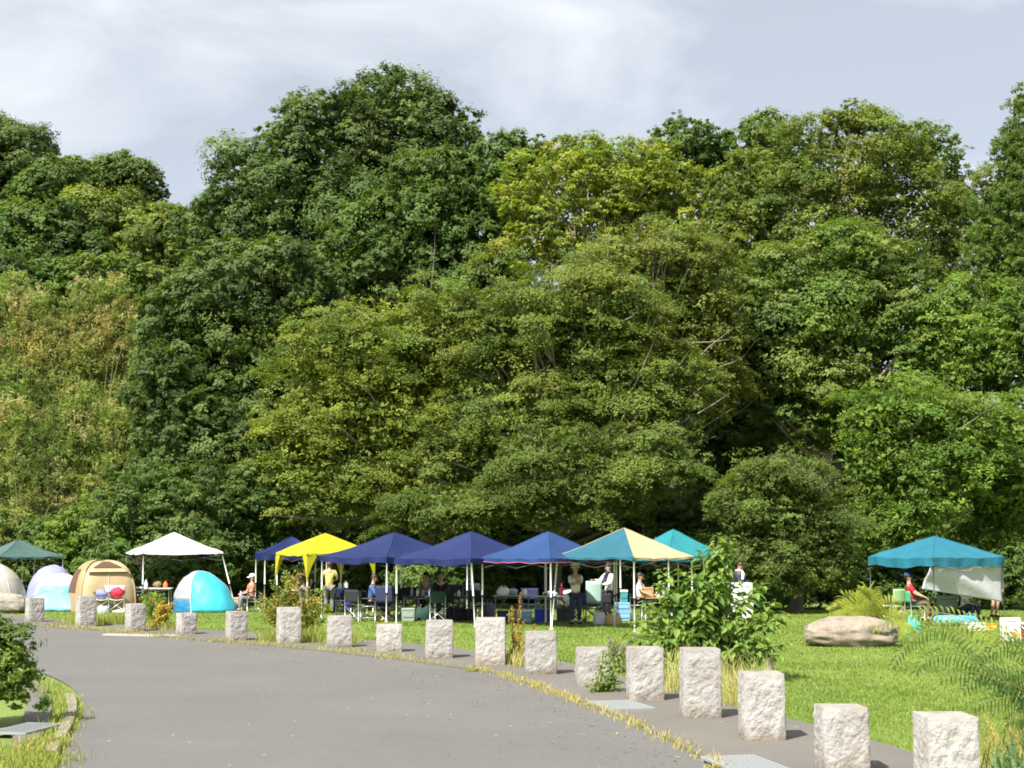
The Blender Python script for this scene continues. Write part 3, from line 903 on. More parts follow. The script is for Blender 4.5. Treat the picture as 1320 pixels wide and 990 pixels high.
# low bushes along the edge of the wood
GS = 'bushes along the edge of the wood'
BU = [
 (-10, 694, 60, 34, 57, BAMG, 'tangled bush behind the dark green gazebo at the left edge'),
 (60, 702, 50, 28, 56.5, MDEV, 'low bush behind the grey and purple tents'),
 (112, 692, 50, 36, 55, BRIG, 'leafy light green bush behind the orange dome tent'),
 (185, 640, 52, 52, 53, MDEV, 'dark rounded bush above the left corner of the white gazebo'),
 (250, 655, 56, 56, 52, MDEV, 'rounded bush above the peak of the white gazebo'),
 (320, 650, 52, 56, 53, MDEV, 'rounded bush above the right side of the white gazebo'),
 (250, 735, 44, 38, 50.5, MDEV, 'bush seen under the white gazebo behind the aqua tent'),
 (140, 735, 36, 34, 50.5, MDEV, 'bush behind the white chairs'),
 (330, 725, 48, 46, 54, DKEV, 'dark bush behind the indigo gazebo'),
 (400, 725, 48, 46, 54, DKEV, 'dark bush behind the yellow gazebo'),
 (470, 735, 46, 44, 54, DKEV, 'dark bush under the first big blue gazebo'),
 (555, 752, 50, 40, 48.3, MDEV, 'sunlit bush seen under the second blue gazebo'),
 (605, 750, 40, 38, 50.5, MDEV, 'bush behind the folding tables right of the sunlit bush'),
 (670, 740, 52, 44, 54, DKEV, 'dark bush under the third blue gazebo'),
 (760, 735, 56, 46, 54, DKEV, 'dark bush behind the woman in the white hat'),
 (850, 735, 56, 46, 53, DKEV, 'dark bush behind the teal and tan gazebo'),
 (925, 745, 46, 44, 51, DKEV, 'dark bush behind the man with the white box'),
 (990, 768, 40, 28, 49, DKEV, 'low dark bush left of the boulder'),
 (1060, 765, 44, 30, 49, DKEV, 'low dark bush right behind the boulder'),
 (1110, 735, 36, 44, 49.5, DKEV, 'dark bush by the left leg of the turquoise gazebo'),
 (1165, 752, 44, 38, 49, MDEV, 'bush seen under the turquoise gazebo roof'),
 (1240, 750, 52, 44, 49, DKEV, 'dark bush behind the white hanging sheet'),
 (1310, 745, 44, 48, 48.5, MDEV, 'bush at the right edge beyond the turquoise gazebo'),
]
for (px, py, rx, ry, Y, cols, lab) in BU:
    ls = [(px, py, rx, ry), (px - rx * 0.5, py + ry * 0.35, rx * 0.6, ry * 0.7), (px + rx * 0.5, py + ry * 0.3, rx * 0.6, ry * 0.75)]
    g = P(px, 702, Y)
    gy = HC + (702 - py) * MPP(Y)
    ls.append((px, py + (ry * 0.9 if py > 700 else ry), rx * 0.9, ry * 0.9))
    tree('bush', lab, 'bush', GS, LB(Y, *ls), 'broad', cols, trunk=0.07, limbs=5, dens=0.9, crown_name='foliage')
print('LEAVES', TOTAL[0])

# ------------------------------------------------------------------ gazebos
def at(px, s):
    """ground point under photo column px where one metre spans s photo pixels"""
    return G(px, 702 + HC * s)
def cloth(name, col, rough=0.5, trans=0.22, var=0.2):
    return mat(name, col, rough, var, 2.2, 0.7, 5, 0, trans, 0.4)
NAVY = cloth('navy_cloth', (0.010, 0.020, 0.092), trans=0.08)
BLUE = cloth('blue_cloth', (0.016, 0.050, 0.155), trans=0.10)
INDIGO = cloth('indigo_cloth', (0.011, 0.021, 0.098), trans=0.08)
TEAL = cloth('teal_cloth', (0.018, 0.105, 0.15), trans=0.08)
TAN = cloth('tan_cloth', (0.50, 0.40, 0.23), trans=0.1)
SEA = cloth('sea_green_cloth', (0.02, 0.20, 0.23), trans=0.1)
TURQ = cloth('turquoise_cloth', (0.018, 0.145, 0.21), trans=0.1)
DGREEN = cloth('dark_green_cloth', (0.06, 0.115, 0.105), trans=0.08)
WHITE = cloth('white_cloth', (0.74, 0.74, 0.75), trans=0.15)
YELLOW = cloth('yellow_cloth', (0.50, 0.46, 0.02))
PINK = cloth('pink_hem', (0.5, 0.12, 0.22))
STEEL = mat('white_steel', (0.72, 0.72, 0.70), 0.35, 0.06, 5, spec=0.5)
ALU = mat('aluminium', (0.55, 0.56, 0.55), 0.38, 0.1, 8, metal=0.6)
BLACKP = mat('black_plastic', (0.02, 0.02, 0.022), 0.5, 0.2, 8)
DARKST = mat('dark_steel', (0.045, 0.05, 0.055), 0.45, 0.2, 8)

TRUSS = mat('truss_steel', (0.09, 0.09, 0.095), 0.6, 0.1, 8)
def gazebo(label, px, s, a, f, eave, peak, mats, val=0.16, legm=STEEL, hem=None, drape=None, lean=None, sag=0.09, wave=0.02, hips=None, group='pop-up gazebos on the lawn', legs=(0, 1, 2, 3), shift=(0, 0)):
    c = at(px, s)
    a, f = a / s, f / s
    cor = [Vector((-a, -f, eave)), Vector((f, -a, eave)), Vector((a, f, eave)), Vector((-f, a, eave))]   # left, near, right, far
    ap = Vector((0, 0, peak))
    root = thing('gazebo', label, 'gazebo', c, 0, group)
    sd = RNG.uniform(0, 50)
    def surf(i, u, v, off=0.0):
        p = cor[i].lerp(cor[(i + 1) % 4], u)
        e = math.sin(math.pi * u)
        q = p.lerp(ap, v)
        q.z -= sag * math.sin(math.pi * min(1, v * 1.15)) * (0.55 + 0.45 * e) + 0.035 * e * (1 - v)
        q.z += (0.034 * mnoise.noise(Vector((q.x * 2.2 + sd, q.y * 2.2, q.z))) + 0.012 * mnoise.noise(Vector((q.x * 7 + sd, q.y * 7, q.z)))) * (1 - v) + 0.012 * math.sin(u * 23 + v * 11 + sd) * e * (1 - v)
        q.z += off
        return q
    for i in range(4):
        b = MB(); b.grid(lambda u, v: surf(i, u, v), 16, 12)
        b.build('roof_panel', mats[i], root, smooth=True)
        b = MB()
        ctr = (cor[i] + cor[(i + 1) % 4]) / 2
        nout = Vector((ctr.x, ctr.y, 0)).normalized()
        def vfn(u, v):
            q = surf(i, u, 0).copy()
            q += nout * (0.006 + wave * math.sin(u * 19 + sd + i) * v + wave * 0.7 * math.sin(u * 43 + sd * 2) * v)
            q.z -= val * v * (1 + 0.10 * math.sin(u * 9 + sd + i * 2))
            return q
        b.grid(vfn, 26, 4)
        vo = b.build('valance', mats[i], root, smooth=True)
        b = MB(); b.tube([vfn(k / 20, 1.0) + nout * 0.004 for k in range(21)], 0.011 if hem else 0.006, 5)
        b.build('hem', hem or mats[i], vo, smooth=True)
    b = MB()
    for i in range(4):                                      # sewn hip seams
        b.tube([surf(i, 0.0, k / 10, 0.004) for k in range(11)], 0.008, 5)
    b.build('hip_seam', hips or mats[0], root, smooth=True)
    b = MB()                                                # the folding truss under the roof
    for i in range(4):
        p, q = cor[i] - Vector((0, 0, 0.06)), cor[(i + 1) % 4] - Vector((0, 0, 0.06))
        p, q = p * 0.97 + ap * 0.0, q * 0.97
        p.z, q.z = eave - 0.07, eave - 0.07
        m = p.lerp(q, 0.5)
        for (u, w) in ((p, m), (m, q)):
            b.tube([u + Vector((0, 0, 0)), w + Vector((0, 0, -0.20))], 0.007, 4)
            b.tube([u + Vector((0, 0, -0.20)), w + Vector((0, 0, 0))], 0.007, 4)
        b.tube([p, ap - Vector((0, 0, 0.12))], 0.011, 4)
    b.tube([ap - Vector((0, 0, 0.12)), ap - Vector((0, 0, 0.5))], 0.016, 6)
    b.build('truss', TRUSS, root, smooth=True)
    for i in legs:
        p = cor[i] * 0.975
        foot = Vector((p.x, p.y, 0))
        if lean and i in lean: foot += Vector(lean[i])
        top = Vector((p.x, p.y, eave - 0.02))
        mid = top.lerp(foot, 0.56)
        b = MB()
        b.tube([top, mid], 0.021, 6); b.tube([mid, foot], 0.015, 6)
        lg = b.build('leg', legm, root, smooth=True)
        b = MB(); b.box(mid, (0.055, 0.055, 0.06)); b.build('clamp', BLACKP, lg)
        b = MB(); b.box(top + Vector((0, 0, -0.05)), (0.06, 0.06, 0.08)); b.build('corner_bracket', BLACKP, lg)
        b = MB(); b.box(foot + Vector((0, 0, 0.006)), (0.11, 0.11, 0.012))
        b.build('foot', legm, lg)
    if drape:                                               # cloth legs that taper down the corners
        for i in range(4):
            p = cor[i]
            b = MB()
            for j in ((i + 1) % 4, (i - 1) % 4):
                d = (cor[j] - p).normalized()
                def dfn(u, v, p=p, d=d):
                    w = 0.30 * (1 - v) ** 1.5 + 0.03
                    q = p * 1.01 + d * (u * w)
                    return Vector((q.x, q.y, eave - 0.10 - v * drape + 0.05 * math.sin(math.pi * u) * (1 - v)))
                b.grid(dfn, 5, 8)
            b.build('corner_drape', mats[i], root, smooth=True)
    return root, cor, surf
D4 = lambda m: [m] * 4
gazebo('dark green gazebo at the left edge above the grey tent', 21, 36.3, 61, -3, 1.70, 2.28, D4(DGREEN), 0.07, hips=DARKST)
gazebo('white gazebo with a slanting pole at its right corner', 222, 39, 69, -23, 1.84, 2.50, D4(WHITE), 0.03, lean={2: (0.55, -0.3, 0)}, wave=0.008, sag=0.05)
gazebo('indigo gazebo half hidden behind the yellow one', 374, 39, 51, -26, 1.83, 2.36, D4(INDIGO), 0.20)
gazebo('bright yellow gazebo with tapering cloth legs', 418, 41, 66, -14, 1.84, 2.46, D4(YELLOW), 0.05, drape=0.75, sag=0.0, wave=0.006)
gazebo('leftmost of the three blue gazebos in the row, overlapping the yellow one', 508, 45.2, 97, -2, 1.77, 2.45, D4(NAVY), 0.16, lean={1: (0.0, -0.05, 0)})
gazebo('middle one of the three blue gazebos in the row', 607, 48, 99, 3, 1.745, 2.455, D4(NAVY), 0.15, lean={1: (0.10, 0, 0)})
gazebo('lighter blue gazebo with a pink hem left of the teal and tan one', 707, 50, 88, 1, 1.77, 2.44, D4(BLUE), 0.10, hem=PINK)
gazebo('teal and tan gazebo with two-coloured roof panels', 806, 51.2, 90, 5, 1.80, 2.52, [TEAL, TAN, TEAL, TAN], 0.045, lean={0: (-0.16, -0.2, 0)}, sag=0.04, wave=0.01, hips=TAN)
gazebo('sea-green gazebo behind the tall leafy shrub', 869, 44, 70, -14, 1.80, 2.55, D4(SEA), 0.14)
tq, tcor, tsurf = gazebo('turquoise gazebo standing alone on the right with dark legs', 1208, 46, 81, -26, 1.76, 2.34, D4(TURQ), 0.24, legm=DARKST, wave=0.03, sag=0.0)

# the white sheet tied under the turquoise gazebo
def sheet(u, v):
    p, q = tcor[1] * 0.97, tcor[2] * 0.985
    b = p.lerp(q, u)
    drop = 0.70 + 0.40 * u
    x = b.x - 0.24 * v * (1 - u) ** 2 + 0.05 * v * u
    fold = 0.045 * math.sin((v * 1.5 - u * 1.3) * 4.2 + 0.6) * (0.4 + 0.6 * math.sin(math.pi * u)) * min(1, v * 2)
    fold += 0.008 * math.sin(u * 15 - v * 12)
    n = Vector((q.y - p.y, -(q.x - p.x), 0)).normalized()
    return Vector((x, b.y, 1.60 - drop * v)) + n * (fold - 0.05 - 0.10 * v)
b = MB(); b.grid(sheet, 36, 26)
o = b.build('hanging_sheet', cloth('sheet_cloth', (0.60, 0.60, 0.62), trans=0.25), smooth=True, solid=0.004)
o.location = tq.location
props(o, 'white creased sheet hung under the turquoise gazebo roof', 'sheet')

# ------------------------------------------------------------------ tents
def patch(fn, u0, u1, v0, v1, nu, nv, off=0.0):
    """a piece of the surface fn, lifted off along its normal"""
    def g(u, v):
        U, V = u0 + (u1 - u0) * u, v0 + (v1 - v0) * v
        p = fn(U, V)
        if off:
            e = 0.004
            n = (fn(U + e, V) - fn(U - e, V)).cross(fn(U, V + e) - fn(U, V - e))
            if n.length > 1e-9:
                n.normalize()
                if n.dot(p - Vector((0, 0, 0.2))) < 0: n = -n
                p = p + n * off
        return p
    b = MB(); b.grid(g, nu, nv)
    return b
def dome_fn(rx, ry, h, sq=2.0, prof=2.0, wr=0.0, shear=0.0, cone=0.85):
    def fn(u, v):
        t = 2 * math.pi * u
        c, s = math.cos(t), math.sin(t)
        k = (abs(c) ** sq + abs(s) ** sq) ** (-1 / sq)
        w = max(0.0, 1 - v)
        r = math.sin(w * math.pi / 2)                      # round profile from rim to crown
        z = h * math.cos(w * math.pi / 2) ** (cone)
        if prof == 3.0:
            r = math.sin(w * math.pi / 2) ** 0.66; z = h * math.cos(w * math.pi / 2) ** 0.72
        p = Vector((rx * k * c * r + shear * z, ry * k * s * r, z))
        if wr: p *= 1 + wr * mnoise.noise(Vector((p.x * 3, p.y * 3, p.z * 3))) + 0.6 * wr * mnoise.noise(Vector((p.x * 4, p.y * 4, p.z * 14)))
        return p
    return fn
TENTW = cloth('tent_white', (0.62, 0.62, 0.67), trans=0.2)
TENTB = cloth('tent_beige', (0.52, 0.49, 0.42), trans=0.15)
TENTG = cloth('tent_grey_beige', (0.42, 0.40, 0.35), trans=0.1)
LAV = cloth('lavender_cloth', (0.30, 0.32, 0.60), trans=0.2)
PALEAQ = cloth('pale_aqua_cloth', (0.22, 0.54, 0.64), trans=0.25)
AQUA = cloth('aqua_cloth', (0.06, 0.50, 0.66), trans=0.25)
MIDBLUE = cloth('mid_blue_cloth', (0.03, 0.22, 0.42))
SILVER = cloth('silver_cloth', (0.30, 0.31, 0.35), rough=0.4, trans=0.08)
ORANGE = cloth('orange_tan_cloth', (0.40, 0.27, 0.14), trans=0.15)
ORANGE2 = cloth('sunlit_pale_orange_cloth', (0.50, 0.38, 0.22), trans=0.15)
MESHB = mat('brown_mesh', (0.10, 0.055, 0.03), 0.8, 0.2, 30)
DKSEAM = mat('dark_seam', (0.06, 0.05, 0.045), 0.6, 0.1, 8)

# beige tent cut by the left edge
c = at(-22, 41)
root = thing('dome_tent', 'beige and grey dome tent cut off by the left edge', 'tent', c, R(8))
fn = dome_fn(1.32, 1.1, 1.58, 2.6)
patch(fn, 0, 1, 0.42, 1.0, 40, 10).build('canopy', TENTB, root, smooth=True)
patch(fn, 0, 1, 0.0, 0.42, 40, 8).build('skirt', TENTG, root, smooth=True)
b = MB()
for u in (0.125, 0.375, 0.625, 0.875):
    b.tube([fn(u, k / 14) * 1.006 for k in range(15)], 0.012, 5)
b.build('pole_sleeve', TENTW, root, smooth=True)
patch(fn, 0.66, 0.84, 0.02, 0.55, 10, 8, 0.008).build('door', TENTG, root, smooth=True)

def popup(label, px, s, rx, ry, h, rz, ms, lip=True, shear=0.0, cone=0.85):
    """shell of a beach pop-up tent: a dome with its mouth left open, floor mat inside"""
    root = thing('popup_tent', label, 'tent', at(px, s), rz)
    fn = dome_fn(rx, ry, h, 2.0, wr=0.03, shear=shear, cone=cone)
    for (u0, u1, v0, v1, m, nm) in ms:
        patch(fn, u0, u1, v0, v1, 26, 14).build(nm, m, root, smooth=True, solid=0.006)
    b = MB()
    for (u, w) in {(q[0], q[2]) for q in ms} | {(q[1], q[2]) for q in ms}:
        b.tube([fn(u, w + (1 - w) * k / 16) * 1.004 for k in range(17)], 0.014, 5)
    b.build('hoop', ms[0][4] if not lip else TENTW, root, smooth=True)
    b = MB(); b.lathe([(0.01, 0.004), (0.98, 0.012), (1.0, 0.004)], (0, 0, 0), 28, sx=rx * 0.98, sy=ry * 0.98)
    b.build('groundsheet', MIDBLUE, root)
    return root
popup('lavender pop-up tent showing behind the white and aqua one', 66, 38, 0.86, 0.7, 1.40, R(0),
      [(0.0, 1.0, 0.0, 1.0, LAV, 'shell')])
r_ = popup('white and pale aqua pop-up tent left of the orange dome', 78, 40, 0.92, 0.85, 1.16, R(20),
      [(0.90, 1.36, 0.0, 1.0, TENTW, 'side_panel'), (0.36, 0.58, 0.0, 1.0, TENTW, 'back_panel'), (0.58, 0.90, 0.0, 0.42, PALEAQ, 'front_panel'), (0.58, 0.90, 0.42, 1.0, TENTW, 'top_panel')])
# its lowered door flap spreads over the grass on the left
def flap(u, v):
    x = -1.28 + 1.75 * u; e = 1 - (2 * u - 1) ** 2
    return Vector((x + 0.25 * v, -0.62 - 0.5 * v * (0.5 + u), (0.86 * e ** 0.5 * (0.55 + 0.3 * u)) * (1 - v ** 1.5) + 0.02 + 0.01 * math.sin(u * 20)))
b = MB(); b.grid(flap, 20, 10); b.build('awning', PALEAQ, r_, smooth=True, solid=0.006)
b = MB(); b.tube([flap(k / 20, 0) + Vector((0, -0.01, 0.01)) for k in range(21)], 0.015, 5); b.build('awning_hoop', mat('grey_cord', (0.25, 0.28, 0.35), 0.6), r_, smooth=True)

popup('bright aqua pop-up tent with a silver side right of the white gazebo', 265, 41, 1.06, 0.82, 1.26, R(-18),
      [(0.745, 1.03, 0.0, 1.0, AQUA, 'front_panel'), (0.03, 0.46, 0.0, 1.0, AQUA, 'back_panel'), (0.46, 0.745, 0.22, 1.0, SILVER, 'side_panel'), (0.46, 0.745, 0.0, 0.22, MIDBLUE, 'sill')], shear=-0.20, cone=1.15)
# aqua skirt pegged out at its right
# orange dome
c = at(131, 40.5)
root = thing('dome_tent', 'orange-tan dome tent with brown mesh windows', 'tent', c, R(28))
fn = dome_fn(0.98, 0.98, 1.58, 5.0, prof=3.0)
cor_u = (0.125, 0.375, 0.625, 0.875)
for i in range(4):
    u0 = cor_u[i]
    patch(fn, u0, u0 + 0.25, 0.0, 1.0, 16, 16).build('wall_panel', ORANGE2 if i == 2 else ORANGE, root, smooth=True)  # front-right panel gets a paler orange: sunlight put into its colour
b = MB()
for u in cor_u:
    b.tube([fn(u, k / 16) * 1.008 for k in range(17)], 0.022, 6)
b.build('pole_sleeve', ORANGE2, root, smooth=True)
b = MB(); b.tube([fn(0.625, 0.5 + 0.5 * k / 10) * 1.02 for k in range(11)], 0.016, 5); b.tube([fn(0.875, 0.35 + 0.65 * k / 10) * 1.016 for k in range(11)], 0.014, 5)
b.build('tent_pole', DKSEAM, root, smooth=True)
def trip(u, v):                                             # arched vent high on the front panel
    U = 0.75 + (u - 0.5) * 0.19 * (1 - 0.55 * v); return fn(U, 0.60 + 0.24 * v) * 1.012
b = MB(); b.grid(trip, 10, 6); b.build('vent_window', MESHB, root, smooth=True)
def sidew(u, v):
    U = 0.50 + (u - 0.5) * 0.15 * (1 - 0.25 * v); return fn(U, 0.16 + 0.40 * v) * 1.012
b = MB(); b.grid(sidew, 10, 8); b.build('side_window', MESHB, root, smooth=True)
def awn(u, v):
    U = 0.75 + (u - 0.5) * 0.22
    p = fn(U, 0.58) ; q = fn(U, 0.50) * 1.14; q.z = p.z - 0.09
    return p.lerp(q, v)
b = MB(); b.grid(awn, 10, 4); b.build('vent_hood', ORANGE2, root, smooth=True, solid=0.006)
b = MB(); b.tube([fn(0.75, 0.05 + 0.5 * k / 8) * 1.01 for k in range(9)], 0.01, 5); b.build('zip', TENTW, root, smooth=True)

# ------------------------------------------------------------------ camp furniture
def fabric(name, col): return mat(name, col, 0.8, 0.15, 14, 0.2, 60)
F_DG, F_BK, F_NV, F_MT, F_WH, F_GN, F_MAR = (fabric('dark_green_fabric', (0.025, 0.06, 0.05)), fabric('black_fabric', (0.018, 0.02, 0.024)),
    fabric('navy_fabric', (0.02, 0.028, 0.08)), fabric('mint_fabric', (0.36, 0.50, 0.46)), fabric('white_fabric', (0.78, 0.78, 0.78)),
    fabric('green_fabric', (0.06, 0.30, 0.16)), fabric('maroon_fabric', (0.14, 0.02, 0.03)))
def director_chair(label, loc, rz, fab, fr=ALU, w=0.50, back=0.84, group='folding camp chairs', seat_h=0.42, high=0.0):
    """straight side frames, crossed braces, slung seat and back; faces -Y"""
    root = thing('camp_chair', label, 'chair', loc, rz, group)
    h = w / 2; back += high
    for sx in (-h, h):
        b = MB()
        b.tube([(sx, -0.22, 0.0), (sx, -0.22, 0.60)], 0.013, 5)
        b.tube([(sx, 0.20, 0.0), (sx, 0.23, back)], 0.013, 5)
        b.tube([(sx, -0.22, 0.10), (sx, 0.20, 0.10)], 0.010, 5)
        b.tube([(sx, -0.20, seat_h - 0.01), (sx, 0.21, seat_h - 0.02)], 0.011, 5)
        sf = b.build('side_frame', fr, root, smooth=True)
        b = MB(); b.box((sx, 0.0, 0.615), (0.05, 0.46, 0.03)); b.build('armrest', BLACKP, sf, bevel=0.01)
    for y in (-0.20, 0.19):
        b = MB()
        b.tube([(-h, y, 0.05), (h, y, seat_h - 0.03)], 0.011, 5); b.tube([(h, y + 0.006, 0.05), (-h, y + 0.006, seat_h - 0.03)], 0.011, 5)
        b.build('cross_brace', fr, root, smooth=True)
    b = MB(); b.grid(lambda u, v: Vector(((u - .5) * w, -0.22 + 0.42 * v, seat_h - 0.045 * math.sin(math.pi * u))), 8, 6)
    b.build('seat', fab, root, smooth=True, solid=0.012)
    b = MB(); b.grid(lambda u, v: Vector(((u - .5) * (w + 0.02), 0.215 + 0.035 * math.sin(math.pi * u) + 0.02 * v, seat_h + 0.09 - 0.02 * high + (back - seat_h - 0.07) * v)), 8, 6)
    b.build('backrest', fab, root, smooth=True, solid=0.014)
    return root
def folding_table(label, loc, rz, w, d, h, top=None, fr=ALU, group=None, shelf=None):
    root = thing('folding_table', label, 'table', loc, rz, group)
    b = MB(); b.box((0, 0, h - 0.015), (w, d, 0.03)); b.build('tabletop', top or ALU, root, bevel=0.008)
    for sx in (-1, 1):
        for sy in (-1, 1):
            b = MB(); b.tube([(sx * (w / 2 - 0.05), sy * (d / 2 - 0.05), 0), (sx * (w / 2 - 0.07), sy * (d / 2 - 0.07), h - 0.03)], 0.014, 6)
            b.build('leg', fr, root, smooth=True)
    b = MB()
    for sx in (-1, 1):
        b.tube([(sx * (w / 2 - 0.06), -d / 2 + 0.06, 0.18), (sx * (w / 2 - 0.06), d / 2 - 0.06, 0.18)], 0.010, 5)
        b.tube([(sx * (w / 2 - 0.06), 0, 0.18), (sx * w * 0.12, 0, h - 0.04)], 0.010, 5)
    b.tube([(-w / 2 + .07, -d / 2 + 0.07, h - 0.07), (w / 2 - .07, -d / 2 + 0.07, h - 0.07)], 0.010, 5)
    b.build('brace', fr, root, smooth=True)
    if shelf:
        b = MB(); b.box((0, 0, shelf), (w - 0.14, d - 0.14, 0.02)); b.build('shelf', fr, root)
    return root
def solidcol(name, col, rough=0.45): return mat(name, col, rough, 0.06, 6)
P_WH, P_BL, P_LB, P_RB, P_RED, P_TEAL, P_CARD, P_ORG, P_YEL, P_GRY, P_PGRN = (solidcol('white_plastic', (0.75, 0.75, 0.73)), solidcol('dark_blue_plastic', (0.02, 0.05, 0.17)),
    solidcol('light_blue_plastic', (0.22, 0.42, 0.66)), solidcol('royal_blue_plastic', (0.01, 0.03, 0.42)), solidcol('red_plastic', (0.42, 0.02, 0.03)),
    solidcol('teal_plastic', (0.05, 0.26, 0.27)), mat('cardboard', (0.48, 0.35, 0.19), 0.85, 0.12, 8, 0.1), solidcol('orange_plastic', (0.65, 0.16, 0.05)),
    solidcol('yellow_plastic', (0.75, 0.55, 0.03)), solidcol('grey_green_plastic', (0.26, 0.33, 0.27)), solidcol('pale_green_plastic', (0.5, 0.65, 0.5)))
def cooler(label, loc, rz, w, d, h, body, lid, handle=True, name='cooler_box', cat='cooler', group=None, bands=True):
    root = thing(name, label, cat, loc, rz, group)
    b = MB(); tw = 0.94
    vs = [(sx * w / 2 * k, sy * d / 2 * k, z) for (z, k) in ((0, tw), (h * 0.82, 1.0)) for sx in (-1, 1) for sy in (-1, 1)]
    b.add(vs, [(0, 1, 3, 2), (4, 6, 7, 5), (0, 4, 5, 1), (2, 3, 7, 6), (0, 2, 6, 4), (1, 5, 7, 3)])
    if bands: b.box((0, -d / 2 - 0.004, h * 0.45), (w * 0.8, 0.012, h * 0.25))
    b.build('body', body, root, bevel=0.015)
    b = MB(); b.box((0, 0, h * 0.91), (w + 0.02, d + 0.02, h * 0.17)); b.build('lid', lid, root, bevel=0.02)
    if handle:
        b = MB(); b.tube([(-w / 2 - .012, 0, h * 0.72), (-w / 2 - 0.03, -d / 2 - 0.03, h * 0.6), (w / 2 + 0.03, -d / 2 - 0.03, h * 0.6), (w / 2 + .012, 0, h * 0.72)], 0.010, 5)
        b.build('handle', P_WH if body is not P_WH else P_BL, root, smooth=True)
    return root
def bottle(label, loc, h=0.28, r=0.045, m=None, cap=None, name='bottle', cat='bottle', group=None):
    root = thing(name, label, cat, loc, 0, group)
    b = MB(); b.lathe([(r * 0.95, 0), (r, h * 0.05), (r, h * 0.62), (r * 0.45, h * 0.82), (r * 0.40, h * 0.92)], n=10)
    b.build('body', m or P_WH, root, smooth=True)
    b = MB(); b.lathe([(r * 0.48, h * 0.90), (r * 0.48, h), (r * 0.3, h * 1.01)], n=10); b.build('cap', cap or P_RED, root)
    return root
def bag(label, loc, rz, w, d, h, m, handles=True, name='bag', cat='bag', group=None, hm=None, slump=0.2):
    """soft bag: a pillowy body that bulges low and gathers to its mouth"""
    root = thing(name, label, cat, loc, rz, group)
    sd = RNG.uniform(0, 99)
    b = MB()
    def fn(u, v):
        t = 2 * math.pi * u
        k = (abs(math.cos(t)) ** 3 + abs(math.sin(t)) ** 3) ** (-1 / 3)
        r = (0.96 + 0.14 * math.sin(math.pi * v) - slump * v ** 2) * (1 + 0.10 * mnoise.noise(Vector((math.cos(t) * 2 + sd, math.sin(t) * 2, v * 3))))
        return Vector((w / 2 * k * math.cos(t) * r, d / 2 * k * math.sin(t) * r, h * v * (1 + 0.08 * math.sin(t * 2 + sd) * v) + 0.002))
    b.grid(fn, 24, 8)
    b.grid(lambda u, v: fn(u, 1.0) * 1.0 + (Vector((0, 0, h * 0.93)) - fn(u, 1.0)) * v, 24, 2)
    b.build('body', m, root, smooth=True)
    if handles:
        for sy in (-1, 1):
            b = MB(); b.tube([(-w * 0.22, sy * d * 0.34, h * 0.92), (-w * 0.16, sy * d * 0.25, h * 1.28), (w * 0.16, sy * d * 0.25, h * 1.28), (w * 0.22, sy * d * 0.34, h * 0.92)], 0.012, 5)
            b.build('handle', hm or m, root, smooth=True)
    return root
def draped(label, loc, rz, w, h, d, m, name='towel', cat='towel'):
    """cloth thrown over a chair back"""
    b = MB(); sd = RNG.uniform(0, 99)
    def fn(u, v):
        x = (u - .5) * w * (1 + 0.1 * math.sin(v * 5 + sd)); t = v * 2 - 1
        y = 0.05 * math.tanh(t * 6) + 0.02 * math.sin(u * 11 + sd) * abs(t)
        z = h - abs(t) ** 1.4 * d * (0.8 + 0.3 * math.sin(u * 4 + sd)) + 0.01
        return Vector((x, y, z))
    b.grid(fn, 14, 16)
    o = b.build(name, m, smooth=True, solid=0.012)
    o.location = loc; o.rotation_euler = (0, 0, rz)
    return props(o, label, cat)
def crumple(label, loc, r, m, name='cloth_heap', cat='cloth', sz=(1, 1, 0.7)):
    b = MB(); sd = RNG.uniform(0, 99); b.ball((0, 0, 0), 1.0, 18, 12)
    b.v = [tuple(Vector((x * sz[0], y * sz[1], z * sz[2])) * r * (1 + 0.28 * mnoise.noise(Vector((x * 1.8 + sd, y * 1.8, z * 1.8))) + 0.12 * mnoise.noise(Vector((x * 5, y * 5 + sd, z * 5))))) for x, y, z in b.v]
    zmin = min(v[2] for v in b.v)
    b.v = [(x, y, z - zmin) for x, y, z in b.v]
    o = b.build(name, m, smooth=True); o.location = loc
    return props(o, label, cat)
UP = lambda p, z: Vector((p[0], p[1], p[2] + z))

# --- left: by the tents
GWC = 'white chairs by the orange tent'
W1, W2 = at(131, 41.5), at(150, 41.5)
director_chair('white folding chair with a grey-blue cloth over it beside the orange tent', W1, R(10), F_WH, ALU, 0.46, 0.80, GWC)
director_chair('white folding chair with a red cloth over it beside the orange tent', W2, R(14), F_WH, ALU, 0.46, 0.80, GWC)
crumple('grey-blue folded cloth lying on the left white chair', UP(W1, 0.42) + Vector((0.0, -0.05, 0)), 0.17, fabric('grey_blue_cloth', (0.20, 0.22, 0.42)), sz=(1.2, 0.9, 0.8))
crumple('red folded cloth lying on the right white chair', UP(W2, 0.42) + Vector((0.03, -0.05, 0)), 0.18, fabric('red_cloth', (0.60, 0.03, 0.07)), sz=(1.15, 0.9, 0.95))
bag('pale aqua tub bag on the grass in front of the white chairs', at(133, 42.6), 0.2, 0.32, 0.26, 0.24, fabric('pale_aqua_fabric', (0.40, 0.62, 0.62)), False)
crumple('folded white sandals on the grass below the red cloth chair', at(152, 42.4), 0.13, F_WH, 'sandals', 'sandals', (1.5, 0.7, 0.4))
T0 = at(196, 40)
folding_table('low white table under the left side of the white gazebo', T0, R(4), 1.25, 0.6, 0.70, P_WH)
B1 = at(163, 40.6); cooler('crate under the light blue cooler beside the orange tent', B1, R(8), 0.46, 0.36, 0.34, P_LB, P_LB, False, 'plastic_crate', 'crate')
cooler('light blue cooler box with a white lid right of the orange tent', UP(B1, 0.345), R(8), 0.34, 0.30, 0.40, P_LB, P_WH)
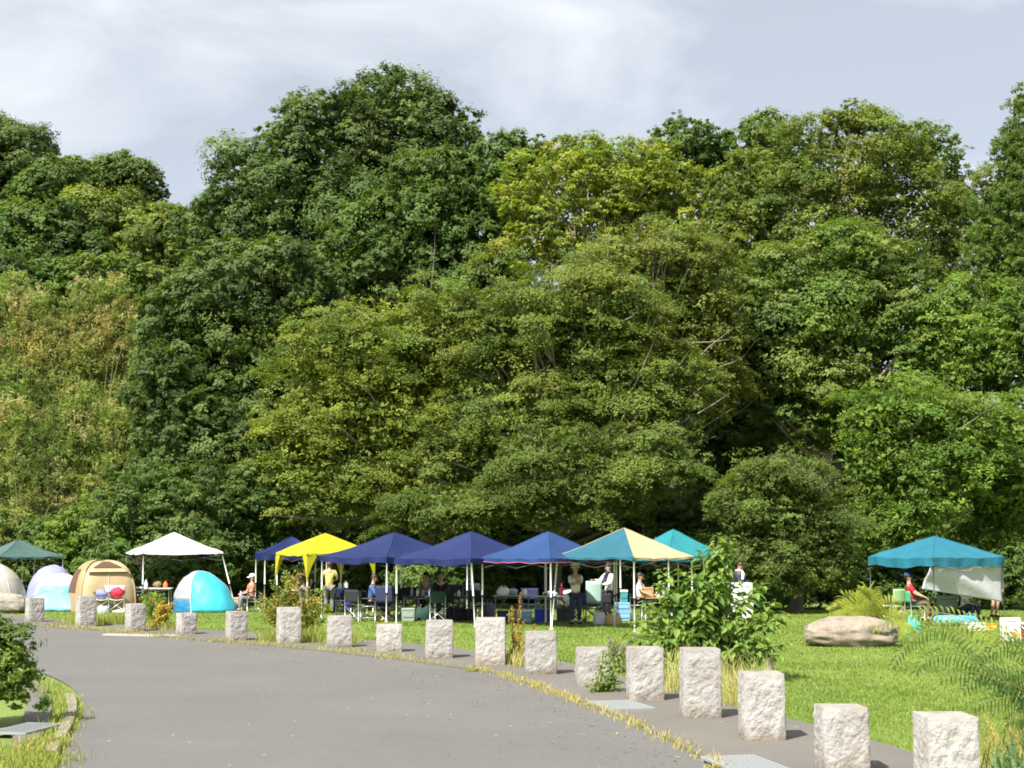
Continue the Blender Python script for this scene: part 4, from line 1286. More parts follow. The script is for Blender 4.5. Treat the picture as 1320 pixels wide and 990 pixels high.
B2 = at(176, 40.3); cooler('red storage box under the dark blue cooler', B2, R(-4), 0.60, 0.36, 0.40, P_RED, P_RED, False, 'storage_box', 'box')
cooler('dark blue cooler box with a white lid beside the light blue one', UP(B2, 0.405), R(-4), 0.38, 0.30, 0.34, P_BL, P_WH)
cooler('dark red box standing under the white table', at(191, 40.1), R(6), 0.50, 0.34, 0.38, solidcol('maroon_plastic', (0.16, 0.02, 0.025)), P_RED, False, 'storage_box', 'box')
bottle('white bottle standing on the white table', UP(T0, 0.70) + Vector((-0.22, 0, 0)), 0.26, 0.06, P_WH, P_WH)
bottle('orange jug on the right end of the white table', UP(T0, 0.70) + Vector((0.42, 0, 0)), 0.22, 0.08, P_ORG, P_ORG)
crumple('patterned brown cloth bundle on the white table', UP(T0, 0.70) + Vector((0.15, 0, 0)), 0.14, fabric('brown_fabric', (0.25, 0.17, 0.09)))
B3 = at(310, 40.5)
cooler('pale wooden box right of the aqua pop-up tent', B3, R(-20), 0.34, 0.28, 0.42, P_CARD, P_CARD, False, 'wooden_box', 'box')
bottle('white bottle standing on the pale wooden box', UP(B3, 0.42), 0.2, 0.04, P_WH, P_WH)
# --- under the yellow and indigo gazebos
T1 = at(437, 41.5)
folding_table('aluminium camp rack with a lower shelf under the yellow gazebo', T1, R(3), 0.85, 0.42, 0.70, P_PGRN, ALU, None, 0.36)
for i, (dx, hh, rr2, m_, lb) in enumerate([(-0.30, 0.3, 0.07, BLACKP, 'black kettle-like flask on the camp rack under the yellow gazebo'), (0.02, 0.26, 0.06, P_PGRN, 'pale green flask in the middle of the camp rack'), (0.2, 0.30, 0.075, P_WH, 'white jug at the right end of the camp rack')]):
    bottle(lb, UP(T1, 0.70) + Vector((dx, 0, 0)), hh, rr2, m_, BLACKP)
cooler('navy crate under the left end of the camp rack', T1 + Vector((-0.22, -0.02, 0)), 0, 0.30, 0.3, 0.32, P_BL, P_BL, False, 'plastic_crate', 'crate')
cooler('royal blue crate under the right end of the camp rack', T1 + Vector((0.25, -0.02, 0)), 0, 0.22, 0.3, 0.32, P_RB, P_RB, False, 'plastic_crate', 'crate')
bag('yellow bag on the grass left of the camp rack', at(421, 41.8), 0, 0.30, 0.22, 0.26, fabric('yellow_fabric', (0.55, 0.47, 0.03)), False)
bag('green bag standing behind the yellowing shrub', at(371, 42), 0, 0.22, 0.18, 0.34, fabric('bright_green_fabric', (0.05, 0.55, 0.18)), True)
folding_table('small table behind the yellowing shrub', at(385, 40.5), 0, 0.9, 0.5, 0.66, P_WH)
# --- under the blue gazebos
DTOP0 = solidcol('charcoal_plastic', (0.05, 0.055, 0.06))
GC = 'dark camp chairs round the tables under the blue gazebos'
C1 = at(459, 46.8); director_chair('black camp chair left of the seated man in the blue shirt', C1, R(150), F_BK, ALU, 0.46, group=GC)
C2 = at(478, 46.8); director_chair('black camp chair the man in the blue shirt sits on', C2, R(75), F_BK, ALU, 0.5, 0.80, group=GC)
C3 = at(498, 47.0); director_chair('navy and maroon camp chair behind the white gazebo pole', C3, R(170), F_NV, DARKST, 0.5, 0.95, group=GC)
draped('maroon cloth over the navy camp chair', C3 + Vector((0.0, 0.0, 0)), R(170), 0.3, 0.62, 0.3, F_MAR)
C4 = at(564, 47.4); director_chair('dark green camp chair seen from behind with bright legs in front of the long table', C4, R(184), F_DG, ALU, 0.42, 0.82, group=GC)
C5 = at(588, 44.5); director_chair('black camp chair behind the long table left of the corner one', C5, R(10), F_BK, ALU, 0.5, 0.92, group=GC)
C6 = at(606, 44.5); director_chair('black camp chair behind the right end of the long table', C6, R(-6), F_BK, ALU, 0.5, 0.95, group=GC)
C7 = at(528, 45.0); director_chair('black camp chair behind the left end of the long table', C7, R(0), F_BK, ALU, 0.5, 0.85, group=GC)
for (px, s_, rz_, fb_, lb_) in [(517, 45.6, 30, F_BK, 'black camp chair just right of the white gazebo pole by the grey-green tub'), (577, 46.8, 165, F_BK, 'low black camp chair right of the dark green chair'),
    (612, 46.6, 200, F_BK, 'black camp chair half behind the leaning middle gazebo leg'), (684, 45.0, 5, F_NV, 'navy camp chair behind the gap between the two pale camp tables'), (730, 45.4, -10, F_BK, 'black camp chair behind the pale camp table near the person in the hat'),
    (446, 44.6, 20, F_NV, 'navy camp chair in the shade at the right end of the camp rack')]:
    director_chair(lb_, at(px, s_), R(rz_), fb_, DARKST, 0.5, 0.82, group=GC)
bag('black bag on the grass under the right half of the long table', at(588, 46.6), 0.2, 0.5, 0.3, 0.34, F_BK, False)
cooler('dark crate under the long table beside the black bag', at(604, 46.2), 0.1, 0.42, 0.3, 0.3, BLACKP, BLACKP, False, 'plastic_crate', 'crate')
bag('dark green sack under the left half of the long table', at(545, 46.4), 0.2, 0.42, 0.3, 0.36, F_DG, False)
cooler('dark grey cooler under the pale camp table by the slanting pole', at(728, 47.0), 0.0, 0.44, 0.34, 0.36, DTOP0, DTOP0, False)
DTOP = mat('dark_tabletop', (0.05, 0.05, 0.055), 0.5, 0.2, 6)
T2 = at(541, 46); folding_table('left half of the long dark camp table under the middle blue gazebo', T2, R(0), 1.0, 0.6, 0.66, DTOP)
T3 = at(594, 46); folding_table('right half of the long dark camp table under the middle blue gazebo', T3, R(0), 1.15, 0.6, 0.66, DTOP)
cooler('grey-green tub under the left end of the long table', at(526, 47), R(4), 0.36, 0.34, 0.36, P_GRY, P_GRY, False, 'plastic_tub', 'tub')
GREYB = solidcol('grey_blue_plastic', (0.28, 0.30, 0.40))
for i, (dx, m_) in enumerate([(-0.22, GREYB), (-0.06, P_WH), (0.10, GREYB), (0.28, P_LB)]):
    bottle('%s drink bottle on the left half of the long table' % ['slim grey-blue', 'white', 'short grey-blue', 'light blue'][i], UP(T2, 0.66) + Vector((dx, -0.05 * i, 0)), [0.26, 0.2, 0.16, 0.2][i], 0.04, m_, P_WH)
bottle('white cup on the right half of the long table', UP(T3, 0.66) + Vector((-0.05, -0.15, 0)), 0.16, 0.05, P_WH, P_WH)
crumple('pale paper bundle on the right half of the long table', UP(T3, 0.66) + Vector((-0.3, -0.1, 0)), 0.11, P_WH, sz=(1.4, 1, .4))
bag('dark backpack on the grass right of the middle gazebo pole', at(630, 45.5), 0.3, 0.36, 0.26, 0.42, fabric('grey_mauve_fabric', (0.14, 0.12, 0.15)), True)
PALEGT = mat('grey_green_tabletop', (0.30, 0.38, 0.34), 0.5, 0.12, 6)
GREENST = mat('green_steel', (0.28, 0.38, 0.33), 0.5, 0.1, 6)
T4 = at(660, 46.6); folding_table('grey-green camp table under the lighter blue gazebo', T4, R(0), 1.05, 0.55, 0.70, PALEGT, GREENST)
T5 = at(714, 46.8); folding_table('pale camp table on the right under the lighter blue gazebo', T5, R(2), 1.15, 0.55, 0.68, PALEGT, ALU)
bag('white plastic shopping bag on the grey-green table', UP(T4, 0.70) + Vector((-0.24, 0, 0)), 0.2, 0.34, 0.26, 0.20, F_WH, True)
crumple('grey towel heap in the middle of the grey-green table', UP(T4, 0.70) + Vector((0.03, 0.02, 0)), 0.13, fabric('grey_fabric', (0.34, 0.36, 0.40)))
bottle('white jug at the right end of the grey-green table', UP(T4, 0.70) + Vector((0.35, 0, 0)), 0.2, 0.07, P_WH, P_BL)
bottle('dark red bottle on the pale table beside the gazebo pole', UP(T5, 0.68) + Vector((0.22, 0, 0)), 0.34, 0.05, solidcol('wine_bottle', (0.10, 0.01, 0.02), 0.2), P_RED)
crumple('white paper bags on the pale table', UP(T5, 0.68) + Vector((-0.1, 0, 0)), 0.13, F_WH, sz=(1.6, .9, .5))
crumple('pale plastic wrap at the right end of the pale table', UP(T5, 0.68) + Vector((0.44, 0, 0)), 0.13, F_WH, sz=(1.4, .9, .6))
GB2 = 'blue boxes under the camp tables'
for (px, s, w, h, m_, lb) in [(648, 46.8, 0.30, 0.28, P_BL, 'navy cooler under the left end of the grey-green table'), (664, 47.2, 0.26, 0.30, P_GRY, 'grey tub under the middle of the grey-green table'),
                              (679, 47.6, 0.26, 0.34, P_LB, 'pale blue and white bin between the two camp tables'), (695, 47.8, 0.22, 0.36, P_RB, 'vivid blue box on the grass left of the gazebo pole'),
                              (706, 47.2, 0.28, 0.34, solidcol('slate_blue_plastic', (0.04, 0.07, 0.22)), 'slate blue cooler behind the gazebo pole')]:
    cooler(lb, at(px, s), 0.05, w, 0.3, h, m_, m_ if m_ is not P_LB else P_WH, m_ is P_LB, group=GB2)
# --- round the two standing women
C8 = at(741, 48.2); director_chair('folding chair with a white towel heaped on it in front of the pale table', C8, R(200), F_NV, DARKST, 0.46, 0.78, group=GC)
crumple('white towel heaped over the navy folding chair', UP(C8, 0.46) + Vector((-0.05, -0.12, 0)), 0.21, F_WH, 'towel', 'towel', (1.2, 0.9, 0.85))
C9 = at(764, 47.6); director_chair('high-backed mint green camp chair between the two standing women', C9, R(186), F_MT, DARKST, 0.42, 0.84, group=GC, high=0.26)
C10 = at(783, 47.6); director_chair('black camp chair in front of the woman in the pale cardigan', C10, R(150), F_BK, DARKST, 0.44, 0.76, group=GC)
bag('grey and white striped bag lying on the grass by the straw basket', at(773, 49), 0.5, 0.34, 0.24, 0.30, fabric('grey_white_fabric', (0.55, 0.55, 0.60)), True, hm=F_BK)
bag('straw basket with looped handles on the grass', at(791, 49), 0.1, 0.42, 0.26, 0.26, mat('straw', (0.52, 0.38, 0.18), 0.85, 0.25, 40, 0.5, 60), True, 'basket', 'basket', hm=mat('leather', (0.22, 0.13, 0.07), 0.7))
B4 = at(802, 46.8); cooler('lower light blue box of the stack by the gazebo pole', B4, R(4), 0.40, 0.34, 0.26, P_LB, P_LB, False, 'storage_box', 'box')
cooler('upper light blue box of the stack by the gazebo pole', UP(B4, 0.265), R(2), 0.40, 0.34, 0.24, P_LB, P_LB, False, 'storage_box', 'box')
cooler('teal drink cooler with a white lid on top of the light blue boxes', UP(B4, 0.51) + Vector((0.06, 0.05, 0)), 0, 0.20, 0.2, 0.34, P_TEAL, P_WH, False)
T6 = at(846, 46); WOODT = mat('wood', (0.40, 0.26, 0.12), 0.7, 0.25, 7)
folding_table('wooden camp table beside the seated woman in white', T6, R(0), 0.95, 0.5, 0.62, WOODT, ALU)
cooler('open wooden crate on the table beside the seated woman', UP(T6, 0.62) + Vector((-0.26, 0, 0)), 0, 0.36, 0.28, 0.28, WOODT, WOODT, False, 'wooden_crate', 'crate')
bottle('pale jar on the table right of the wooden crate', UP(T6, 0.62) + Vector((0.05, 0, 0)), 0.24, 0.06, P_WH, P_GRY)
bottle('tall grey bottle on the table right of the wooden crate', UP(T6, 0.62) + Vector((0.22, 0, 0)), 0.32, 0.045, P_GRY, P_WH)
T7 = at(915, 44); folding_table('table behind the tall shrub under the sea-green gazebo', T7, 0, 0.9, 0.55, 0.66, WOODT)
crumple('beige cloth bundle on the table behind the tall shrub', UP(T7, 0.66), 0.2, fabric('beige_fabric', (0.5, 0.42, 0.34)))
# white carton with print
B5 = at(957, 45)
cooler('low white table box under the printed carton', B5, R(14), 0.52, 0.4, 0.42, P_WH, P_WH, False, 'storage_box', 'box')
root = thing('carton', 'white carton with grey print on its front by the man in dark clothes', 'box', UP(B5, 0.425), R(14))
b = MB(); b.box((0, 0, 0.29), (0.50, 0.38, 0.58)); b.build('body', P_WH, root, bevel=0.008)
b = MB()
for i, wv in enumerate((0.07, 0.05, 0.08)):
    b.box((-0.08 + 0.085 * i + 0.02, -0.1925, 0.47), (wv, 0.004, 0.045))
b.build('print', P_GRY, root)
b = MB(); b.tube([Vector((0.05 + 0.075 * math.cos(t * math.pi / 8), -0.192, 0.32 + 0.075 * math.sin(t * math.pi / 8))) for t in range(17)], 0.008, 4); b.build('emblem', P_GRY, root)

# --- under the turquoise gazebo
GG = 'chairs by the turquoise gazebo'
C11 = at(1153, 46.8); director_chair('green camp chair with a mesh back left of the man in red', C11, R(205), fabric('pale_green_fabric', (0.30, 0.45, 0.22)), ALU, 0.40, 0.86, GG)
C12 = at(1177, 46.8); director_chair('deep green camp chair the man in the red shirt sits on', C12, R(110), F_GN, ALU, 0.46, 0.80, GG)
cooler('tall grey-green bin under the hanging sheet', at(1222, 45.5), 0, 0.50, 0.4, 0.66, P_GRY, P_GRY, False, 'bin', 'bin', bands=False)
INFL = solidcol('inflatable_blue', (0.12, 0.48, 0.66), 0.3)
root = thing('inflatable_ring', 'pale blue inflatable boat lying on the grass under the hanging sheet', 'inflatable', at(1228, 49.5), R(8))
b = MB()
ring = [Vector((0.40 * math.cos(t * math.pi / 14), 0.26 * math.sin(t * math.pi / 14), 0.13)) for t in range(29)]
b.tube(ring, 0.12, 10, False); b.build('tube', INFL, root, smooth=True)
b = MB(); b.lathe([(0.01, 0.05), (0.36, 0.05), (0.36, 0.07), (0.01, 0.08)], n=20, sy=0.65); b.build('floor', P_WH, root)
bag('sky blue beach bag beside the inflatable boat', at(1252, 50.5), 0.1, 0.40, 0.28, 0.26, fabric('sky_blue_fabric', (0.05, 0.34, 0.55)), True)
bag('turquoise tote bag on the grass in front of the green chairs', at(1177, 54.5), 0.1, 0.38, 0.24, 0.34, fabric('turquoise_fabric', (0.04, 0.50, 0.44)), True, slump=0.45)
cooler('clear white tub on the grass behind the fern leaves', at(1258, 53), 0, 0.42, 0.3, 0.2, P_WH, P_WH, False, 'plastic_tub', 'tub')
cooler('yellow box on the grass by the printed white board', at(1277, 52.5), 0, 0.26, 0.2, 0.16, P_YEL, P_ORG, False, 'storage_box', 'box')
# printed white board
B6 = at(1303, 59)
root = thing('notice_board', 'white printed box board standing at the right edge of the lawn', 'board', B6, R(6))
b = MB(); b.box((0, 0, 0.25), (0.42, 0.14, 0.50)); b.build('panel', P_WH, root, bevel=0.006)
b = MB()
for i, wv in enumerate((0.30, 0.24, 0.14)):
    b.box((-0.03 - (0.30 - wv) / 2, -0.0725, 0.42 - 0.05 * i), (wv, 0.004, 0.022 if i == 0 else 0.012))
b.build('print', P_GRY, root)
for (dx, m_) in ((-0.08, P_PGRN), (0.05, P_ORG), (0.12, P_YEL)):
    b = MB(); b.ball((dx, -0.074, 0.13), (0.05, 0.004, 0.08), 10, 6); b.build('picture', m_, root, smooth=True)
cooler('red cooler box at the right edge of the lawn', at(1330, 57), 0, 0.4, 0.3, 0.34, P_RED, P_WH, True)

# ------------------------------------------------------------------ people
SKIN = mat('skin', (0.52, 0.32, 0.22), 0.55, 0.08, 12)
HAIRB = mat('black_hair', (0.018, 0.014, 0.012), 0.45, 0.3, 60, 0.3, 120)
HAIRR = mat('brown_hair', (0.14, 0.045, 0.02), 0.45, 0.3, 60, 0.3, 120)
EYEM = mat('eye', (0.03, 0.02, 0.02), 0.2)
LIP = mat('lip', (0.42, 0.16, 0.14), 0.5)
def skinmesh(name, verts, edges, root_i, m, parent, sub=1):
    """verts: {key: (position, (rx, ry))}; grown into one continuous surface"""
    keys = list(verts)
    ix = {k: i for i, k in enumerate(keys)}
    me = bpy.data.meshes.new(name)
    me.from_pydata([tuple(verts[k][0]) for k in keys], [(ix[a], ix[b]) for a, b in edges], [])
    o = bpy.data.objects.new(name, me); COL.objects.link(o)
    md = o.modifiers.new('skin', 'SKIN'); md.use_smooth_shade = True; md.branch_smoothing = 0.6
    for k, i in ix.items():
        r = verts[k][1]
        sv = me.skin_vertices[0].data[i]
        sv.radius = r if hasattr(r, '__len__') else (r, r)
        sv.use_root = (k == root_i)
    s = o.modifiers.new('sub', 'SUBSURF'); s.levels = sub; s.render_levels = sub
    dg = bpy.context.evaluated_depsgraph_get()
    new = bpy.data.meshes.new_from_object(o.evaluated_get(dg))
    new.name = name
    o.modifiers.clear()
    o.data = new
    bpy.data.meshes.remove(me)
    new.materials.clear(); new.materials.append(m)
    new.polygons.foreach_set('use_smooth', [True] * len(new.polygons))
    o.parent = parent
    return o
def ik(a, b, l1, l2, pole):
    d = b - a; L_ = min(d.length, (l1 + l2) * 0.995); d.normalize()
    x = (l1 * l1 - l2 * l2 + L_ * L_) / (2 * L_)
    y = math.sqrt(max(0, l1 * l1 - x * x))
    p = Vector(pole); p = (p - d * p.dot(d)).normalized()
    return a + d * x + p * y
def person(label, loc, rz, sit=False, H=1.60, shirt=None, trousers=None, hair=HAIRB, long_hair=False, hat=None, hat_kind=None, sleeves='short',
           hands=None, lean=0.0, headturn=0.0, nod=0.0, shoes=BLACKP, hem=0.0, seat=0.46, coat=None, shorts=False, elbow_pole=(0, 0.4, -1), scarf=None):
    """faces -Y before turning by rz; hands: targets for right (-x) and left (+x) hands relative to the neck base"""
    k = H / 1.60
    root = thing('person', label, 'person', loc, rz, 'campers at the gazebos')
    hipz = (seat + 0.09) if sit else 0.83 * k
    hip = Vector((0, 0, hipz))
    up = Vector((0, -math.sin(lean), math.cos(lean)))
    waist, chest, neck = hip + up * 0.16 * k, hip + up * 0.36 * k, hip + up * 0.52 * k
    hd = Vector((0, -math.sin(lean * 0.6 + nod), math.cos(lean * 0.6 + nod)))
    hc = neck + up * 0.045 * k + hd * 0.075 * k
    V, E = {}, []
    def v(key, p, r): V[key] = (Vector(p), r)
    v('hip', hip, (0.135 * k, 0.105 * k)); v('waist', waist, (0.115 * k, 0.085 * k)); v('chest', chest, (0.135 * k, 0.095 * k)); v('neckb', neck - up * 0.03, (0.075 * k, 0.06 * k))
    v('neck', neck + up * 0.03 * k, 0.046 * k)
    v('jaw', hc - hd * 0.045 * k + Vector((0, -0.012 * k, 0)), (0.060 * k, 0.068 * k)); v('head', hc + hd * 0.03 * k, (0.074 * k, 0.086 * k)); v('crown', hc + hd * 0.105 * k, (0.052 * k, 0.062 * k))
    E += [('hip', 'waist'), ('waist', 'chest'), ('chest', 'neckb'), ('neckb', 'neck'), ('neck', 'jaw'), ('jaw', 'head'), ('head', 'crown')]
    hands = hands or ((-0.22, -0.10, -0.52), (0.22, -0.10, -0.52))
    J = {}
    for s, sg in (('R', -1), ('L', 1)):
        sh = neck - up * 0.055 * k + Vector((sg * 0.165 * k, 0, 0))
        hp = neck + Vector(hands[0 if sg < 0 else 1]) * k
        reach = hp - sh
        if reach.length > 0.50 * k: hp = sh + reach.normalized() * 0.50 * k
        el = ik(sh, hp, 0.27 * k, 0.24 * k, Vector((elbow_pole[0] + sg * 0.5, elbow_pole[1], elbow_pole[2])))
        J['sh' + s], J['el' + s], J['wr' + s] = sh, el, hp
        v('sh' + s, sh, 0.052 * k); v('el' + s, el, 0.038 * k); v('wr' + s, hp, (0.026 * k, 0.022 * k))
        fd = (hp - el).normalized()
        sd = fd.cross(Vector((0, 0, 1)) if abs(fd.z) < 0.9 else Vector((0, 1, 0))).normalized()
        nn = fd.cross(sd)
        palm = hp + fd * 0.055 * k
        v('pa' + s, palm, (0.036 * k, 0.018 * k))
        E += [('chest', 'sh' + s), ('sh' + s, 'el' + s), ('el' + s, 'wr' + s), ('wr' + s, 'pa' + s)]
        for fi, (off, ln) in enumerate(((-0.030, 0.050), (-0.011, 0.070), (0.009, 0.076), (0.028, 0.066))):
            a = palm + fd * 0.035 * k + sd * off * k; bb = a + (fd + nn * 0.25).normalized() * ln * 0.55 * k; cc = bb + (fd + nn * 0.9).normalized() * ln * 0.45 * k
            v('f%d%sa' % (fi, s), a, 0.0088 * k); v('f%d%sb' % (fi, s), bb, 0.008 * k); v('f%d%sc' % (fi, s), cc, 0.0065 * k)
            E += [('pa' + s, 'f%d%sa' % (fi, s)), ('f%d%sa' % (fi, s), 'f%d%sb' % (fi, s)), ('f%d%sb' % (fi, s), 'f%d%sc' % (fi, s))]
        th = palm - fd * 0.02 * k + sd * sg * -0.034 * k
        v('t%sa' % s, th, 0.010 * k); v('t%sb' % s, th + (fd * 0.7 - sd * sg * 0.6 + nn * 0.4).normalized() * 0.045 * k, 0.008 * k)
        E += [('pa' + s, 't%sa' % s), ('t%sa' % s, 't%sb' % s)]
        hj = hip + Vector((sg * 0.085 * k, 0, -0.05 * k))
        if sit:
            an = Vector((sg * 0.11 * k, -0.42 * k - 0.04 * sg, 0.085 * k))
            kn = ik(hj, an, 0.41 * k, 0.40 * k, (0, -0.6, 1))
        else:
            an = Vector((sg * 0.10 * k, 0.03 * sg, 0.085 * k)); kn = ik(hj, an, 0.37 * k, 0.37 * k, (0, -1, 0))
        J['hj' + s], J['kn' + s], J['an' + s] = hj, kn, an
        v('hj' + s, hj, 0.088 * k); v('kn' + s, kn, 0.054 * k); v('an' + s, an, 0.036 * k); v('toe' + s, an + Vector((sg * 0.02, -0.14 * k, -0.05 * k)), (0.036 * k, 0.024 * k))
        E += [('hip', 'hj' + s), ('hj' + s, 'kn' + s), ('kn' + s, 'an' + s), ('an' + s, 'toe' + s)]
    body = skinmesh('body', V, E, 'hip', SKIN, root)
    # clothes
    g = 0.016
    def grow(r, q=g): return tuple(x + q for x in r) if hasattr(r, '__len__') else (r + q, r + q)
    if shirt:
        W, EE = {}, []
        hp0 = hip - up * (0.02 + hem) if not sit else hip + up * 0.02
        W['hip'] = (hp0, grow(V['hip'][1], 0.022)); W['waist'] = (waist, grow(V['waist'][1], 0.026)); W['chest'] = (chest, grow(V['chest'][1], 0.018)); W['neckb'] = (neck - up * 0.015, grow(V['neckb'][1], 0.004))
        EE += [('hip', 'waist'), ('waist', 'chest'), ('chest', 'neckb')]
        for s in 'RL':
            e = J['el' + s] if sleeves == 'long' else J['sh' + s].lerp(J['el' + s], 0.8)
            W['sh' + s] = (J['sh' + s], grow(V['sh' + s][1], 0.017)); W['el' + s] = (e, grow((0.042, 0.042), 0.02)); EE += [('chest', 'sh' + s), ('sh' + s, 'el' + s)]
            if sleeves == 'long':
                W['wr' + s] = (J['el' + s].lerp(J['wr' + s], 0.92), (0.042, 0.040)); EE += [('el' + s, 'wr' + s)]
        skinmesh('shirt', W, EE, 'chest', shirt, root)
    if trousers:
        W, EE = {}, []
        W['hip'] = (hip + up * 0.03, grow(V['hip'][1], 0.014)); 
        for s in 'RL':
            W['hj' + s] = (J['hj' + s], grow((0.09, 0.09), 0.014)); EE += [('hip', 'hj' + s)]
            kn = J['hj' + s].lerp(J['kn' + s], 0.9) if shorts else J['kn' + s]
            W['kn' + s] = (kn, (0.082, 0.082) if shorts else (0.070, 0.070)); EE += [('hj' + s, 'kn' + s)]
            if not shorts:
                W['an' + s] = (J['kn' + s].lerp(J['an' + s], 0.93), (0.056, 0.058)); EE += [('kn' + s, 'an' + s)]
        skinmesh('trousers', W, EE, 'hip', trousers, root)
    for s, sg in (('R', -1), ('L', 1)):
        a = J['an' + s]
        b = MB(); b.ball(a + Vector((sg * 0.01, -0.055, -0.045)), (0.05 * k, 0.125 * k, 0.042), 12, 8)
        b.v = [(x, y, max(0.004, z)) for x, y, z in b.v]
        b.build('shoe', shoes, root, smooth=True)
    # face and hair ride on the head
    hm = Matrix.Rotation(headturn, 3, 'Z') @ Matrix.Rotation(lean * 0.6 + nod, 3, 'X')
    hq = hc + hd * 0.02 * k
    def hp_(x, y, z): return hq + hm @ Vector((x * k, y * k, z * k))
    for sg in (-1, 1):
        b = MB(); b.ball(hp_(sg * 0.032, -0.083, 0.015), 0.011 * k, 8, 6); b.build('eye', EYEM, root, smooth=True)
        b = MB(); b.ball(hp_(sg * 0.080, 0.008, -0.002), (0.012 * k, 0.02 * k, 0.03 * k), 8, 6); b.build('ear', SKIN, root, smooth=True)
    b = MB(); b.tube([hp_(0, -0.086, 0.018), hp_(0, -0.104, -0.018), hp_(0, -0.088, -0.028)], [0.007 * k, 0.014 * k, 0.008 * k], 6); b.build('nose', SKIN, root, smooth=True)
    b = MB(); b.ball(hp_(0, -0.082, -0.052), (0.024 * k, 0.010 * k, 0.007 * k), 8, 6); b.build('mouth', LIP, root, smooth=True)
    b = MB(); b.ball((0, 0, 0), 1.0, 16, 12)
    hv = []
    for x, y, z in b.v:
        zz = z
        low = -0.55 if long_hair else -0.12
        front = y < -0.25
        lim = 0.42 if front else (low - 1.2 * max(0, y) * 0.3)
        zz = max(zz, lim)
        q = 1 + 0.06 * mnoise.noise(Vector((x * 4, y * 4, z * 4 + H)))
        hv.append(tuple(hp_(0.092 * x * q, 0.105 * y * q + 0.010, 0.118 * zz * q + 0.016)))
    b.v = hv
    hr = b.build('hair', hair, root, smooth=True)
    if long_hair == 'tail':
        b = MB(); b.tube([hp_(0, 0.095, 0.03), hp_(0, 0.15, 0.01), hp_(0, 0.165, -0.09), hp_(0, 0.15, -0.17)], [0.022, 0.032, 0.028, 0.008], 8); b.build('ponytail', hair, root, smooth=True)
    if hat is not None:
        b = MB()
        prof = [(0.150, 0.030), (0.152, 0.036), (0.108, 0.062), (0.102, 0.10), (0.092, 0.145), (0.05, 0.162), (0.004, 0.166)] if hat_kind == 'bucket' else [(0.098, 0.045), (0.102, 0.06), (0.096, 0.11), (0.06, 0.15), (0.004, 0.16)]
        b.lathe([(r * k, z * k) for r, z in prof], hp_(0, 0.008, -0.005), 18, hm)
        ho = b.build('hat', hat, root, smooth=True)
        if hat_kind == 'cap':
            b = MB(); b.grid(lambda u, v: hp_((u - .5) * 0.15 * (1 - 0.35 * v), -0.085 - 0.085 * v, 0.052 - 0.02 * v - 0.02 * (2 * u - 1) ** 2), 8, 5)
            b.build('brim', hat, ho, smooth=True, solid=0.006)
    if scarf is not None:
        b = MB(); b.tube([neck + Vector((0.06, -0.06, 0.01)), neck + Vector((0.03, -0.13, -0.10)), neck + Vector((-0.02, -0.145, -0.26))], [0.04, 0.05, 0.035], 8)
        b.tube([neck + Vector((0.085 * math.cos(t * math.pi / 8), 0.07 * math.sin(t * math.pi / 8), 0.0)) for t in range(17)], 0.028, 6)
        b.build('scarf', scarf, root, smooth=True)
    return root
def fab2(n, c): return mat(n, c, 0.85, 0.12, 12, 0.25, 30)
S_WH = fab2('white_shirt', (0.78, 0.78, 0.80)); S_CR = fab2('cream_cardigan', (0.66, 0.63, 0.56)); S_BL = fab2('denim_shirt', (0.06, 0.12, 0.30)); S_YE = fab2('yellow_shirt', (0.62, 0.56, 0.16))
S_GR = fab2('grey_shirt', (0.20, 0.20, 0.24)); S_BK = fab2('black_shirt', (0.02, 0.02, 0.024)); S_RD = fab2('red_shirt', (0.62, 0.025, 0.05)); S_NV = fab2('navy_shirt', (0.03, 0.035, 0.09)); S_CO = fab2('coral_shirt', (0.62, 0.17, 0.10))
T_NV = fab2('navy_trousers', (0.03, 0.04, 0.10)); T_BK = fab2('black_trousers', (0.02, 0.02, 0.022)); T_GN = fab2('green_shorts', (0.02, 0.26, 0.17)); T_GY = fab2('grey_trousers', (0.16, 0.16, 0.17)); T_BR = fab2('brown_trousers', (0.12, 0.09, 0.06))
CREAMHAT = fab2('cream_hat', (0.82, 0.78, 0.68)); BLUECAP = fab2('navy_cap', (0.03, 0.05, 0.16)); WHITECAP = fab2('white_cap', (0.8, 0.8, 0.8))
BROWNSH = fab2('brown_shoes', (0.45, 0.24, 0.08))

person('person in a cream bucket hat and white top with arms raised to the chest', at(742, 49.0), R(6), H=1.57, shirt=S_WH, trousers=T_NV, hat=CREAMHAT, hat_kind='bucket', sleeves='short',
       hands=((0.03, -0.24, -0.20), (-0.02, -0.26, -0.13)), hem=0.02, scarf=None)
person('woman with tied-back hair in a cream cardigan and navy scarf, one hand held out', at(785, 46.6), R(-62), H=1.58, shirt=S_CR, trousers=T_BK, long_hair='tail', hair=HAIRB, sleeves='long',
       hands=((-0.12, -0.40, -0.22), (0.06, -0.26, -0.34)), hem=0.10, scarf=S_NV, nod=0.15)
person('seated person in a white shirt at the wooden table', at(825, 46), R(70), sit=True, H=1.56, shirt=S_WH, trousers=T_BK, hands=((-0.1, -0.34, -0.36), (0.1, -0.34, -0.34)), nod=0.1)
b_ = at(825, 46); director_chair('chair under the seated person in white at the wooden table', b_, R(70), F_BK, ALU, 0.44, 0.7, GC)
person('man in dark clothes with a pale collar bending over the printed carton', at(948, 44.5), R(50), H=1.62, shirt=S_NV, trousers=T_GY, sleeves='long', hands=((-0.08, -0.32, -0.44), (0.10, -0.30, -0.42)), lean=0.25, nod=0.35, scarf=S_WH)
